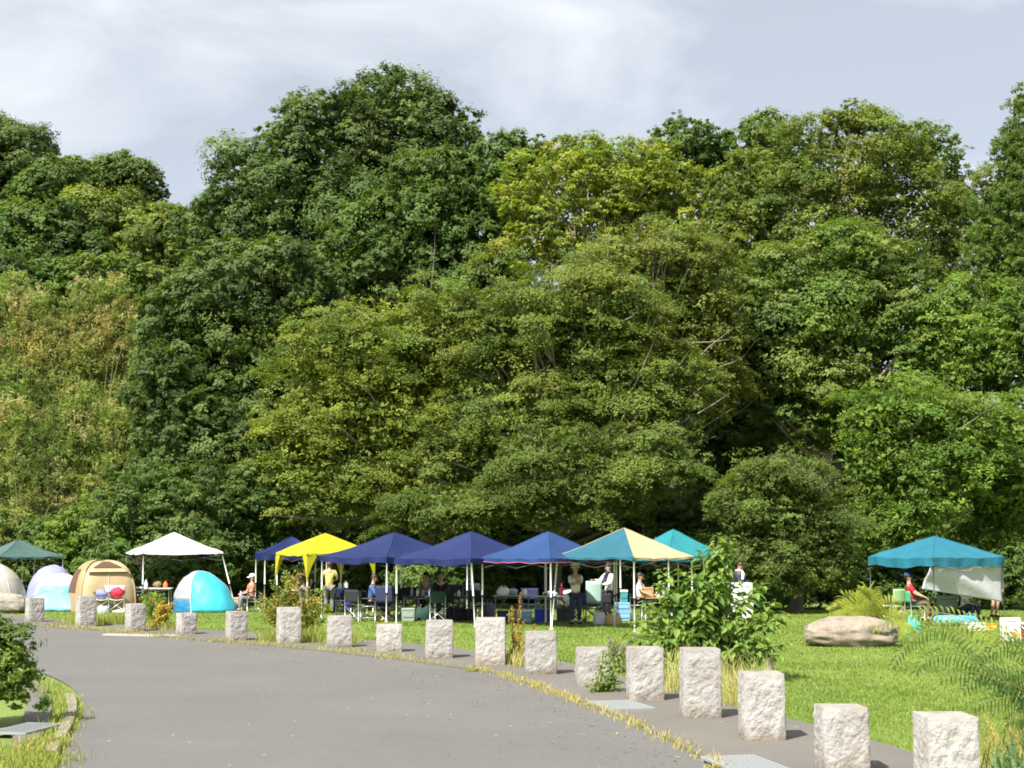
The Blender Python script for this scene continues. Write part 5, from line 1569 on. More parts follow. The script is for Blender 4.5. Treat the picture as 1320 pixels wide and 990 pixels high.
person('man in a blue denim shirt seated facing the tables under the left blue gazebo', C2 + Vector((0, 0, 0)), R(75), sit=True, H=1.62, shirt=S_BL, trousers=T_BK, sleeves='long', hands=((-0.1, -0.34, -0.38), (0.1, -0.34, -0.36)), lean=0.12, shoes=BROWNSH, nod=0.2, seat=0.42)
person('standing person in a yellow top with red-brown hair, back turned', at(424, 42), R(190), H=1.60, shirt=S_YE, trousers=T_GY, hair=HAIRR, long_hair=True, sleeves='short', hands=((-0.20, -0.28, -0.34), (0.20, -0.26, -0.32)))
person('person in grey leaning over the long table', at(552, 44.2), R(-30), sit=True, H=1.60, shirt=S_GR, trousers=T_BK, long_hair=True, hands=((-0.12, -0.34, -0.34), (0.12, -0.36, -0.30)), lean=0.18, nod=0.2, seat=0.44)
b_ = at(552, 44.2); director_chair('chair under the person in grey at the long table', b_, R(-30), F_BK, ALU, 0.44, 0.7, GC, seat_h=0.40)
person('person in black seated behind the dark green chair', at(568, 44.4), R(10), sit=True, H=1.60, shirt=S_BK, trousers=T_BK, hands=((-0.12, -0.34, -0.34), (0.12, -0.36, -0.30)), seat=0.44, sleeves='long')
b_ = at(568, 44.4); director_chair('chair under the person in black at the long table', b_, R(10), F_BK, ALU, 0.44, 0.7, GC, seat_h=0.40)
person('man in a red shirt and navy cap reclining in the deep green chair', C12, R(78), sit=True, H=1.66, shirt=S_RD, trousers=T_BR, hat=BLUECAP, hat_kind='cap', hands=((-0.14, -0.36, -0.36), (0.12, -0.40, -0.38)), lean=-0.15, seat=0.42)
person('person in a white shirt seated behind the inflatable boat', at(1243, 46), R(40), sit=True, H=1.50, shirt=S_WH, trousers=T_NV, seat=0.22, hands=((-0.12, -0.30, -0.36), (0.14, -0.30, -0.36)), lean=0.15)
cooler('low dark stool box under the person in white behind the inflatable boat', at(1243, 46), R(40), 0.4, 0.36, 0.235, BLACKP, BLACKP, False, 'storage_box', 'box')
person('person in green shorts standing behind the hanging sheet', at(1281, 44.5), R(20), H=1.60, shirt=S_NV, trousers=T_GN, shorts=True, hair=HAIRB)
person('person in navy under the white gazebo beside the table', at(213, 38.5), R(150), H=1.30, shirt=S_NV, trousers=T_BK, hair=HAIRB)
person('seated person in a coral shirt and white cap right of the pale wooden box', at(324, 41), R(-60), sit=True, H=1.50, shirt=S_CO, trousers=T_GY, hat=WHITECAP, hat_kind='cap', seat=0.34, hands=((-0.12, -0.30, -0.36), (0.14, -0.30, -0.36)))
b_ = at(324, 41); director_chair('low chair under the seated person in the coral shirt', b_, R(-60), F_NV, ALU, 0.44, 0.6, GC, seat_h=0.32)
person('small dark-haired camper standing behind the yellowing shrub', at(392, 41), R(200), H=1.45, shirt=S_BK, trousers=T_GY)

# ------------------------------------------------------------------ granite bollards along the bend
def granite(name, a, b_, dirt):
    m = newmat(name); t = m.node_tree
    out = t.nodes.new('ShaderNodeOutputMaterial'); b = t.nodes.new('ShaderNodeBsdfPrincipled'); tc = t.nodes.new('ShaderNodeTexCoord')
    oi = t.nodes.new('ShaderNodeObjectInfo')
    ad = t.nodes.new('ShaderNodeVectorMath'); ad.operation = 'ADD'
    t.links.new(tc.outputs['Object'], ad.inputs[0]); t.links.new(oi.outputs['Random'], ad.inputs[1])
    def noise(s, d):
        n = t.nodes.new('ShaderNodeTexNoise'); n.inputs['Scale'].default_value = s; n.inputs['Detail'].default_value = d; n.inputs['Roughness'].default_value = 0.65
        t.links.new(ad.outputs[0], n.inputs['Vector']); return n
    def mixc(f, A, B):
        x = t.nodes.new('ShaderNodeMix'); x.data_type = 'RGBA'; t.links.new(f, x.inputs['Factor'])
        for nm, q in (('A', A), ('B', B)):
            if isinstance(q, tuple): x.inputs[nm].default_value = (*q, 1)
            else: t.links.new(q, x.inputs[nm])
        return x.outputs['Result']
    def rmp(sock, lo, hi):
        r = t.nodes.new('ShaderNodeMapRange'); r.inputs['From Min'].default_value = lo; r.inputs['From Max'].default_value = hi; t.links.new(sock, r.inputs['Value']); return r.outputs['Result']
    c = mixc(rmp(noise(7, 6).outputs['Fac'], 0.35, 0.65), a, b_)
    vo = t.nodes.new('ShaderNodeTexVoronoi'); vo.inputs['Scale'].default_value = 75; t.links.new(ad.outputs[0], vo.inputs['Vector'])
    c = mixc(rmp(vo.outputs['Distance'], 0.30, 0.16), c, (0.10, 0.09, 0.085))
    c2 = mixc(rmp(noise(3.2, 7).outputs['Fac'], 0.52, 0.70), c, dirt)
    sx = t.nodes.new('ShaderNodeSeparateXYZ'); t.links.new(tc.outputs['Object'], sx.inputs[0])
    ms = t.nodes.new('ShaderNodeMath'); ms.operation = 'MULTIPLY_ADD'; t.links.new(noise(6, 5).outputs['Fac'], ms.inputs[0]); ms.inputs[1].default_value = -0.42; t.links.new(sx.outputs['Z'], ms.inputs[2])
    ft = rmp(ms.outputs[0], -0.04, -0.22)
    c2 = mixc(ft, c2, (0.20, 0.165, 0.12))
    vr = t.nodes.new('ShaderNodeMapRange'); vr.inputs['To Min'].default_value = 0.84; vr.inputs['To Max'].default_value = 1.08; t.links.new(oi.outputs['Random'], vr.inputs['Value'])
    hv = t.nodes.new('ShaderNodeHueSaturation'); t.links.new(vr.outputs['Result'], hv.inputs['Value']); t.links.new(c2, hv.inputs['Color']); c2 = hv.outputs['Color']
    t.links.new(c2, b.inputs['Base Color']); b.inputs['Roughness'].default_value = 0.9; b.inputs['Specular IOR Level'].default_value = 0.25
    bp = t.nodes.new('ShaderNodeBump'); bp.inputs['Strength'].default_value = 0.7; bp.inputs['Distance'].default_value = 0.012
    t.links.new(noise(45, 8).outputs['Fac'], bp.inputs['Height']); t.links.new(bp.outputs['Normal'], b.inputs['Normal'])
    t.links.new(b.outputs['BSDF'], out.inputs['Surface'])
    return m
GRAN = granite('granite', (0.43, 0.412, 0.39), (0.32, 0.305, 0.288), (0.28, 0.25, 0.21))
GRANT = granite('granite_top', (0.34, 0.31, 0.28), (0.27, 0.25, 0.22), (0.16, 0.15, 0.12))
def rough_block(w, d, h, seed, amp=0.0145):
    """sawn top, quarry-split sides with chipped facets"""
    nx, nz = 28, max(16, int(28 * h / w))
    ring = [(-w / 2 + w * i / nx, -d / 2) for i in range(nx)] + [(w / 2, -d / 2 + d * i / nx) for i in range(nx)] + \
           [(w / 2 - w * i / nx, d / 2) for i in range(nx)] + [(-w / 2, d / 2 - d * i / nx) for i in range(nx)]
    n = len(ring); vs, fs, mi = [], [], []
    sv = Vector((seed * 7.3, seed * 3.1, seed * 1.7))
    for j in range(nz + 1):
        v = j / nz
        for i, (x, y) in enumerate(ring):
            side = i // nx; k = (i % nx) / nx
            nrm_ = [Vector((0, -1, 0)), Vector((1, 0, 0)), Vector((0, 1, 0)), Vector((-1, 0, 0))][side]
            edge = min(1, 6 * min(k, 1 - k) + 0.15) * min(1, 7 * (1 - v) + 0.05)
            p = Vector((x, y, h * v))
            q = p + sv
            cell = mnoise.voronoi(q * 7.5)[0]
            a = 0.6 * mnoise.noise(q * 4.5) + 0.9 * (cell[1] - cell[0]) - 0.28 + 0.5 * mnoise.noise(q * 14) + 0.4 * mnoise.noise(q * 34)
            p += nrm_ * (amp * a * edge + 0.012 * edge)
            if k < 0.02:
                p += Vector((-math.copysign(1, x), -math.copysign(1, y), 0)) * 0.008 * abs(mnoise.noise(q * 9))
            p.z += 0.010 * mnoise.noise(q * 6) * (1 if 0.01 < v < 0.99 else 0.3)
            vs.append(p)
    for j in range(nz):
        for i in range(n):
            i2 = (i + 1) % n
            fs.append((j * n + i, j * n + i2, (j + 1) * n + i2, (j + 1) * n + i)); mi.append(0)
    c = len(vs); vs.append(Vector((0, 0, h + 0.004)))
    m = len(vs)
    for i, (x, y) in enumerate(ring):                       # inner ring of the top
        vs.append(Vector((x * 0.9, y * 0.9, h + 0.003)))
    for i in range(n):
        i2 = (i + 1) % n
        fs.append((nz * n + i, nz * n + i2, m + i2, m + i)); mi.append(1)
        fs.append((m + i, m + i2, c)); mi.append(1)
    me = bpy.data.meshes.new('bollard'); me.from_pydata([tuple(p) for p in vs], [], fs); me.update()
    me.materials.append(GRAN); me.materials.append(GRANT)
    me.polygons.foreach_set('material_index', mi)
    return me
BOL = [(41, 803, 24, 31, 'at the far left end of the row'), (107, 809, 26, 39, 'in front of the orange dome tent, second from the left'), (171, 815, 26, 35, 'beside the yellowing flower stalks, left of them'),
       (237.5, 819, 27, 27, 'short and low, in front of the aqua pop-up tent'), (302, 827, 28, 37, 'with open lawn behind it, left of the yellowing shrub'), (370, 831, 32, 46, 'standing in the yellowing shrub'),
       (436, 836, 32, 40, 'just right of the yellowing shrub'), (500.5, 842, 33, 35, 'short, below the left blue gazebo'), (565.5, 850, 35, 48, 'below the dark green camp chair'),
       (632, 859, 38, 60, 'tall, left of the rusty weed stalks'), (697.5, 871, 41, 54, 'right of the rusty weed stalks'), (764.5, 886, 43, 48, 'low, partly covered by a small green plant'),
       (833.5, 905, 49, 67, 'in front of the left side of the tall leafy shrub'), (906, 928, 54, 88, 'tallest, with pale dry grass on both sides'), (986.5, 957, 61, 85, 'with a dark chip at its lower left corner'),
       (1092.5, 1000, 71, 83, 'second nearest, brownish, cut by the bottom of the photo'), (1232.5, 1059, 85, 129, 'nearest, at the bottom right corner with weeds beside it')]
for i, (px, by, wp, hp, lab) in enumerate(BOL):
    g = G(px, by); s = (by - 702) / HC
    rot = 0.52 * (1 - sstep(2, 9, i)) + 0.03 + RNG.uniform(-0.03, 0.03)
    ph = rot + math.atan2(g.x, g.y)
    d = 0.42
    w = (wp / s - d * abs(math.sin(ph))) / math.cos(ph)
    w = min(0.54, max(0.36, w))
    me = rough_block(w, d, hp / s + 0.02, i + 1)
    o = link('bollard', me)
    o.location = (g.x, g.y + d / 2, -0.0)
    o.rotation_euler = (0, 0, rot)
    props(o, 'rough granite block bollard ' + lab, 'bollard', 'granite bollards along the bend')

# ------------------------------------------------------------------ boulders
def boulder(label, loc, rx, ry, h, seed, rz=0, name='boulder', m=None):
    b = MB(); b.ball((0, 0, 0), 1.0, 72, 48)
    vs = []
    for x, y, z in b.v:
        k = (abs(x) ** 3.2 + abs(y) ** 3.2 + abs(z) ** 3.2) ** (-1 / 3.2)
        q = Vector((x * k, y * k, z * k))
        a = 1 + 0.14 * mnoise.noise(q * 1.2 + Vector((seed, 0, 0))) + 0.07 * mnoise.noise(q * 3.1 + Vector((0, seed, 0))) + 0.05 * (mnoise.voronoi(q * 2.6)[0][1] - mnoise.voronoi(q * 2.6)[0][0] - 0.3) + 0.03 * mnoise.noise(q * 9 + Vector((0, 0, seed))) + 0.012 * mnoise.noise(q * 22)
        fl = 1 - 0.12 * sstep(0.2, 0.9, q.z); zz = q.z * 0.5 * a + 0.42
        vs.append((q.x * rx * a * fl, q.y * ry * a * fl, zz * h if zz > 0.0 else -0.12))
    b.v = vs
    o = b.build(name, m, smooth=True); o.location = loc; o.rotation_euler = (0, 0, rz)
    return props(o, label, 'boulder')
ROCK = granite('boulder_rock', (0.34, 0.285, 0.225), (0.235, 0.195, 0.155), (0.14, 0.125, 0.095))
ROCK2 = granite('grey_rock', (0.38, 0.35, 0.30), (0.30, 0.27, 0.23), (0.22, 0.20, 0.15))
boulder('large flat-topped tan boulder on the lawn left of the turquoise gazebo', G(1098, 832), 0.94, 0.55, 0.64, 3.7, R(-4), m=ROCK)
boulder('grey boulder at the left edge in front of the beige tent', G(8, 790), 0.62, 0.40, 0.66, 9.1, 0, m=ROCK2)

# ------------------------------------------------------------------ drain gratings, kerb stones, railing
GALV = mat('galvanised_steel', (0.30, 0.32, 0.33), 0.55, 0.15, 9, metal=0.2)
def grate(label, c, w, d, rz):
    root = thing('drain_grate', label, 'drain grate', (c.x, c.y, 0.024), rz, 'drain gratings in the pavement')
    b = MB()
    for sx in (-1, 1): b.box((sx * w / 2, 0, 0.010), (0.03, d, 0.024))
    for sy in (-1, 1): b.box((0, sy * (d / 2 - 0.016), 0.0105), (w - 0.032, 0.03, 0.024))
    b.build('frame', GALV, root)
    b = MB(); b.box((0, 0, -0.0005), (w - 0.03, d - 0.03, 0.004)); b.build('pit_shade_plate', BLACKP, root)  # flat black plate stands in for the shade below the bars
    me = None
    for k in range(9):
        x = -w / 2 + w * (k + 1) / 10
        if me is None:
            b = MB(); b.box((0, 0, 0.011), (w / 10 * 0.52, d - 0.066, 0.020)); o = b.build('bar', GALV, root); me = o.data
        else:
            o = link('bar', me, None, root)
        o.location = (x, 0, 0)
grate('pale steel drain grate in front of the small green plant', G(800, 912.5), 0.56, 1.0, R(14))
grate('pale steel drain grate at the bottom between the weeds and the bollards', G(962, 990), 0.52, 1.05, R(12))
grate('pale steel drain grate in the left pavement beside the bush', G(34, 943), 0.42, 0.9, R(-10))
# kerb stones on the inside of the bend
def arc_pts(line, y0, y1):
    return [p for p in line if y0 <= p.y <= y1]
kerb = bpy.data.objects.new('kerb', None); COL.objects.link(kerb); props(kerb, kind='structure')
seg = smooth_line([G(*p) for p in [(76, 972), (86, 956), (97, 934), (102, 912), (98, 897)]], 60)
KST = granite('kerb_stone', (0.38, 0.36, 0.33), (0.28, 0.26, 0.24), (0.16, 0.15, 0.12))
acc = 0; i0 = 0
for i in range(len(seg) - 1):
    acc += (seg[i + 1] - seg[i]).length
    if acc > 0.58 or i == len(seg) - 2:
        a, e = seg[i0], seg[i + 1]
        d = e - a; mid = (a + e) / 2
        b = MB(); b.box((0, 0, -0.02), (d.length - 0.012, 0.13, 0.13)); o = b.build('kerb_stone', KST, kerb, bevel=0.012)
        o.location = (mid.x - 0.09, mid.y, RNG.uniform(-0.004, 0.006)); o.rotation_euler = (0, 0, math.atan2(d.y, d.x))
        acc = 0; i0 = i + 1
# pale concrete apron pieces beside the road on the left
for (px, py, w, d, rz) in [(182, 819.5, 1.9, 0.28, -0.30)]:
    g = G(px, py); b = MB(); b.box((0, 0, -0.008), (w, d, 0.05))
    o = b.build('concrete_apron', CONC, bevel=0.01); o.location = (g.x, g.y, 0.012); o.rotation_euler = (0, 0, rz); props(o, kind='structure')

# ------------------------------------------------------------------ plants in the foreground
def foliage_obj(root, name, V, tint, m=LEAF):
    o = quads_mesh(name, V - np.array(root.location), np.clip(tint, 0.004, 0.7), m, root)
    return o
def big_leaf_mesh(name, col, L=1.0, W=0.55):
    """ovate leaf, folded along the midrib and arched; 12 triangles"""
    st = [(0.0, 0.04), (0.22, 0.78), (0.5, 1.0), (0.78, 0.62), (1.0, 0.02)]
    vs = []
    for t, w in st:
        z = 0.22 * t - 0.42 * t * t
        for sx in (-1, 0, 1):
            vs.append((sx * w * W / 2, t * L, z + (0.10 * w if sx else 0)))
    fs = []
    for j in range(4):
        for i in range(2):
            fs.append((j * 3 + i, j * 3 + i + 1, j * 3 + i + 4, j * 3 + i + 3))
    me = bpy.data.meshes.new(name); me.from_pydata(vs, [], fs); me.update()
    at = me.attributes.new('tint', 'FLOAT_COLOR', 'FACE')
    at.data.foreach_set('color', np.tile(np.array([*col, 1.0], dtype=np.float32), len(fs)))
    me.materials.append(LEAF)
    return me
def leafy_shrub(label, base, stems, leaf_len, n_ind, cols, per=26, name='leafy_shrub', spread=0.16, start=0.3):
    """stems: list of tip points; big leaves spiral along each stem; the nearest ones are objects of their own"""
    root = thing(name, label, 'shrub', base)
    b = MB(); L_ = []
    for tip in stems:
        tip = Vector(tip)
        p0 = base + Vector((RNG.normal() * 0.10, RNG.normal() * 0.08, 0))
        ctrl = p0.lerp(tip, 0.5) + Vector((-(tip.x - p0.x) * 0.25, -(tip.y - p0.y) * 0.25, 0.12 * (tip - p0).length))
        pts = [p0 * (1 - t) ** 2 + ctrl * 2 * t * (1 - t) + tip * t * t for t in [k / 10 for k in range(11)]]
        b.tube([p - base for p in pts], [0.016 * (1 - 0.8 * k / 10) + 0.003 for k in range(11)], 5)
        ln = (tip - p0).length
        m = int(per * ln)
        for k in range(m):
            t = start + (1 - start) * (k + RNG.random()) / m
            p = p0 * (1 - t) ** 2 + ctrl * 2 * t * (1 - t) + tip * t * t
            az = k * 2.4 + RNG.normal() * 0.4
            out = Vector((math.cos(az), math.sin(az), 0.25 * (t > .9) - 0.40 + RNG.normal() * 0.30))
            off = out.normalized() * spread * (1.25 - t) * RNG.uniform(0.2, 1.0)
            L_.append((p + off, out.normalized(), leaf_len * RNG.uniform(0.65, 1.2) * (0.75 if t > 0.93 else 1)))
    b.build('stem', mat('green_stem', (0.16, 0.20, 0.06), 0.7, 0.2, 8), root, smooth=True)
    kinds = [big_leaf_mesh('leaf', c) for c in cols]
    L_.sort(key=lambda q: q[0].y - 0.25 * q[1].y)
    rest_v, rest_t = [], []
    for j, (p, out, ln) in enumerate(L_):
        yv = out.normalized(); zv = Vector((0, 0, 1)) - yv * yv.z
        zv = (zv.normalized() + Vector((RNG.normal() * 0.35, RNG.normal() * 0.35, 0))).normalized()
        xv = yv.cross(zv).normalized(); zv = xv.cross(yv)
        M = Matrix((xv, yv, zv)).transposed()
        ki = int(RNG.integers(len(kinds)))
        if j < n_ind:
            o = link('leaf', kinds[ki], None, root)
            o.matrix_local = Matrix.Translation(p - base) @ (M * ln).to_4x4()
        else:
            me = kinds[ki]
            for f in me.polygons:
                rest_v.append([tuple(p + M @ (Vector(me.vertices[i].co) * ln)) for i in f.vertices]); rest_t.append(np.array(cols[ki]) * RNG.uniform(0.85, 1.15))
    if rest_v:
        o = foliage_obj(root, 'leaves', np.array(rest_v), np.array(rest_t)); props(o, kind='stuff')
    return root
LG = [(0.14, 0.245, 0.05), (0.175, 0.285, 0.058), (0.10, 0.185, 0.042), (0.21, 0.31, 0.07), (0.24, 0.31, 0.07)]
bs = G(905, 876); Yb = bs.y
tips = []
for (px, py, dy) in [(935, 700, 0), (905, 712, .2), (880, 735, -.1), (918, 705, .3), (900, 740, -.35), (925, 745, -.3), (860, 770, .1), (852, 735, .2), (830, 775, -.1), (815, 800, .1), (812, 835, -.2), (835, 815, -.4),
                     (870, 800, -.5), (905, 790, -.6), (945, 800, -.5), (965, 770, 0), (985, 752, .1), (1000, 775, 0), (1008, 800, -.2), (990, 820, -.45), (1005, 845, -.35), (960, 830, -.6), (880, 840, -.6), (845, 850, -.5), (920, 835, -.65),
                     (895, 760, .5), (870, 780, .6), (940, 770, .5), (970, 800, .6), (830, 800, .5), (930, 720, .1), (910, 770, -.45), (890, 815, -.6), (1000, 868, -.4), (950, 745, .2), (942, 692, .1), (928, 688, 0), (1014, 790, -.1), (1012, 830, -.3), (806, 815, 0), (848, 752, 0)]:
    tips.append(P(px, py, Yb + dy))
leafy_shrub('tall leafy shrub with big drooping leaves growing behind the bollards', bs, tips, 0.185, 295, LG, per=42, start=0.26, spread=0.20)
# small green plant by the low bollard
bs = G(783, 893); tips = [P(px, py, bs.y + dy) for (px, py, dy) in [(778, 838, .1), (790, 833, 0), (800, 838, .1), (806, 850, 0), (768, 880, -.2), (775, 868, -.2), (795, 862, -.2), (802, 880, -.15), (785, 880, -.25), (760, 888, -.25)]]
leafy_shrub('small light green plant growing between two bollards', bs, tips, 0.075, 120, [(0.17, 0.25, 0.05), (0.22, 0.28, 0.06), (0.12, 0.19, 0.04)], per=60, name='small_plant', spread=0.09, start=0.15)
# yellowing shrub
def bushy(name, label, cat, base, tips, leaf, cols, per, spread, stem=(0.010, 0.003), sc=(0.2, 0.16, 0.07), wl=0.5, group=None, start=0.25):
    root = thing(name, label, cat, base, 0, group)
    b = MB(); PP, CC = [], []
    cols = np.array(cols)
    for tip in tips:
        p0 = base + Vector((RNG.normal() * 0.05, RNG.normal() * 0.05, 0))
        ctrl = p0.lerp(tip, 0.5) + Vector((-(tip.x - p0.x) * 0.3, 0, 0.1 * (tip - p0).length))
        q = lambda t: p0 * (1 - t) ** 2 + ctrl * 2 * t * (1 - t) + tip * t * t
        b.tube([q(k / 8) - base for k in range(9)], [stem[0] * (1 - k / 8) + stem[1] for k in range(9)], 4)
        m = int(per * (tip - p0).length)
        kc = cols[int(RNG.integers(len(cols)))]
        for k in range(m):
            t = start + (1 - start) * RNG.random()
            PP.append(np.array(q(t)) + RNG.normal(size=3) * spread * (1.2 - 0.7 * t)); CC.append(kc if RNG.random() < 0.65 else cols[int(RNG.integers(len(cols)))])
    b.build('stem', mat('stem_%d' % int(sc[0] * 100), sc, 0.8, 0.2, 8), root, smooth=True)
    PP = np.array(PP); PP[:, 2] = np.maximum(PP[:, 2], 0.03); n = len(PP)
    N = nrm(RNG.normal(size=(n, 3)) * 0.7 + np.array([-.2, -0.3, 0.7]))
    V = leaf_quads(PP, N, leaf * RNG.uniform(0.6, 1.3, n), leaf * wl * RNG.uniform(0.7, 1.2, n))
    foliage_obj(root, 'foliage', V, np.array(CC) * RNG.uniform(0.75, 1.25, (n, 1)))
    return root
def tipset(base, boxes, n, dy=0.35):
    out = []
    for (x0, y0, x1, y1) in boxes:
        for _ in range(n):
            out.append(P(RNG.uniform(x0, x1), RNG.uniform(y0, y1), base.y + RNG.uniform(-dy, dy)))
    return out
YS = [(0.20, 0.28, 0.05), (0.26, 0.31, 0.055), (0.15, 0.22, 0.045), (0.31, 0.30, 0.06), (0.34, 0.26, 0.055)]
bs = G(375, 824)
bushy('yellowing_shrub', 'straggly yellowing shrub around a bollard in front of the yellow gazebo', 'shrub', bs,
      tipset(bs, [(325, 760, 350, 790), (345, 740, 380, 775), (380, 745, 420, 775), (400, 770, 432, 800), (345, 790, 360, 815), (395, 790, 425, 815), (362, 735, 385, 760), (330, 770, 345, 800)], 5),
      0.08, YS, 120, 0.085, start=0.3)
bs = G(203, 812)
bushy('flowering_weed', 'flowering weed clump with orange-yellow stalks behind the third bollard', 'plant', bs,
      tipset(bs, [(196, 775, 222, 800)], 26, 0.2), 0.09, [(0.48, 0.33, 0.05), (0.50, 0.26, 0.05), (0.30, 0.32, 0.06), (0.38, 0.34, 0.06)], 60, 0.05, start=0.2)
bs = G(197, 803)
bushy('green_weed', 'green leafy weed clump left of the aqua pop-up tent', 'plant', bs,
      tipset(bs, [(176, 762, 215, 785), (212, 780, 222, 800)], 14, 0.3), 0.10, [(0.19, 0.29, 0.05), (0.26, 0.33, 0.06), (0.13, 0.22, 0.045)], 60, 0.07, start=0.2)
bs = G(666, 857)
bushy('rusty_weed', 'rust-orange dock weed stalks between two bollards', 'plant', bs,
      [P(655, 792, bs.y), P(668, 812, bs.y + .1), P(676, 800, bs.y), P(680, 818, bs.y - .1), P(662, 815, bs.y), P(690, 805, bs.y + .1), P(672, 764, bs.y), P(660, 782, bs.y + .1)], 0.05, [(0.40, 0.22, 0.06), (0.32, 0.16, 0.045), (0.42, 0.30, 0.09)], 100, 0.020, sc=(0.30, 0.15, 0.05), start=0.3, stem=(0.008, 0.004))
bs = G(795, 866)
bushy('flowering_plant', 'low plant with dusty purple flower heads left of the tall shrub', 'plant', bs,
      tipset(bs, [(785, 818, 825, 840)], 14, 0.2), 0.06, [(0.26, 0.22, 0.26), (0.30, 0.26, 0.28), (0.16, 0.22, 0.06)], 70, 0.04, start=0.35)
# left bush beside the pavement
tree('bush', 'dark leafy bush at the left edge of the road by the pavement', 'bush', None,
     LB(17.6, (-10, 880, 46, 62), (12, 905, 32, 36), (18, 850, 22, 32), (-30, 850, 50, 55), (32, 868, 14, 20), (0, 822, 22, 24)),
     'broad', [(0.15, 0.235, 0.042), (0.19, 0.275, 0.05), (0.115, 0.19, 0.036), (0.24, 0.31, 0.06)], trunk=0.05, limbs=10, dens=1.1, lscale=0.46, base=(-6.2, 17.6), crown_name='foliage')

# ferny fronds
def frond(root, pts, pin, m, n=26, w0=0.012, droop=0.35, width=0.16):
    """a rachis with two rows of narrow leaflets; one mesh per frond"""
    pts = smooth_line([Vector(p) for p in pts], 24)
    vs, ts = [], []
    col = np.array(pin)
    for k in range(1, n + 1):
        t = k / (n + 1); i = min(22, int(t * 23)); p = pts[i].lerp(pts[i + 1], t * 23 - i)
        d = (pts[i + 1] - pts[i]).normalized()
        sd = d.cross(Vector((0.25, -1, 0.35)))              # the frond's blade is turned half towards the road
        if sd.length < 0.05: sd = Vector((1, 0, 0))
        sd.normalize()
        ln = width * (0.45 + 0.9 * math.sin(math.pi * min(1, 0.15 + 0.85 * t))) * RNG.uniform(0.8, 1.15)
        for sg in (-1, 1):
            q = (sd * sg + d * 0.45 + Vector((0, 0, -droop + RNG.normal() * 0.12))).normalized()
            up = q.cross(d).normalized()
            wv = d * (w0 * 0.5) 
            a, e = p, p + q * ln + Vector((0, 0, -0.25 * ln))
            md = p + q * ln * 0.55
            vs.append([tuple(a - wv * 0.3), tuple(md - wv + up * 0.004), tuple(e), tuple(md + wv + up * 0.004)])
            ts.append(col * RNG.uniform(0.75, 1.25))
    V = np.array(vs)
    b = MB(); b.tube([p - root.location for p in pts], [0.006 * (1 - 0.7 * k / 23) + 0.0015 for k in range(24)], 5)
    st = b.build('stalk', mat('frond_stalk', (0.16, 0.17, 0.05), 0.7, 0.2, 8), root, smooth=True)
    o = foliage_obj(root, 'frond', V, np.array(ts))
    return o
YF = 13.6
base = P(1345, 965, YF); base.z = 0
root = thing('fern_plant', 'ferny plant arching in from the right edge over the lawn', 'plant', base)
fc = (0.075, 0.135, 0.03)
def fp(*pp): return [P(x, y, YF + dy) for (x, y, dy) in pp]
FR = [([(1340, 900, 0), (1300, 878, -.1), (1258, 852, -.2), (1222, 842, -.3), (1190, 852, -.4), (1178, 872, -.4)], 30),
      ([(1340, 890, 0), (1290, 862, .1), (1250, 825, .2), (1212, 808, .2), (1172, 826, .1), (1148, 862, .1)], 36),
      ([(1340, 905, 0), (1290, 880, -.2), (1250, 866, -.3), (1208, 876, -.4)], 24),
      ([(1340, 910, 0), (1300, 880, -.1), (1268, 868, -.2), (1238, 893, -.3)], 20),
      ([(1340, 910, 0), (1310, 885, -.2), (1288, 880, -.2), (1272, 905, -.3)], 16),
      ([(1345, 905, 0), (1310, 898, -.2), (1280, 902, -.3), (1252, 911, -.3)], 24),
      ([(1340, 860, .2), (1300, 828, .3), (1250, 806, .4), (1196, 806, .4)], 40),
      ([(1345, 850, .2), (1310, 832, .2), (1280, 838, .2), (1258, 856, .2)], 28),
      ([(1345, 830, .2), (1325, 818, .2), (1300, 822, .2), (1284, 838, .2)], 24),
      ([(1350, 870, .1), (1325, 862, .1), (1305, 866, .0), (1286, 878, .0)], 22),
      ([(1345, 935, -.1), (1320, 922, -.2), (1296, 930, -.2)], 18),
      ([(1340, 850, .4), (1290, 815, .5), (1240, 795, .6), (1180, 790, .7), (1120, 812, .7)], 40)]
for pp, n in FR:
    frond(root, fp((1347, 940, 0), *pp), fc if n != 40 else (0.22, 0.28, 0.045), LEAF, int(n * 1.2), 0.024, 0.25, 0.115)
b = MB(); b.tube([Vector((0, 0, 0)), Vector((0.0, 0, 0.25)), P(1347, 940, YF) - base], 0.012, 6); b.build('stem', BARK, root, smooth=True)
YG = 32.2
base = P(1128, 838, YG); base.z = 0
root = thing('fern_plant', 'yellow-green ferny sprays rising behind the tan boulder', 'plant', base)
for pp, n in [([(1125, 800, 0), (1100, 775, 0), (1088, 768, 0), (1082, 780, 0)], 20), ([(1130, 800, 0), (1110, 780, 0), (1085, 782, -.1), (1068, 788, -.1)], 26), ([(1130, 800, 0), (1125, 775, 0), (1112, 762, 0), (1105, 758, 0)], 18),
              ([(1130, 805, 0), (1140, 785, 0), (1155, 780, 0), (1165, 800, 0)], 22), ([(1128, 800, 0), (1118, 770, .1), (1122, 758, .1), (1135, 770, .1)], 16), ([(1130, 808, 0), (1105, 792, -.2), (1085, 793, -.3), (1075, 800, -.3)], 24), ([(1132, 808, 0), (1150, 795, -.2), (1172, 800, -.3), (1185, 815, -.3)], 24),
              ([(1130, 808, 0), (1120, 790, -.3), (1100, 786, -.4), (1090, 795, -.4)], 22)]:
    frond(root, [P(x, y, YG + dy) for (x, y, dy) in pp], (0.27, 0.31, 0.04), LEAF, n * 2, 0.03, 0.3, 0.26)

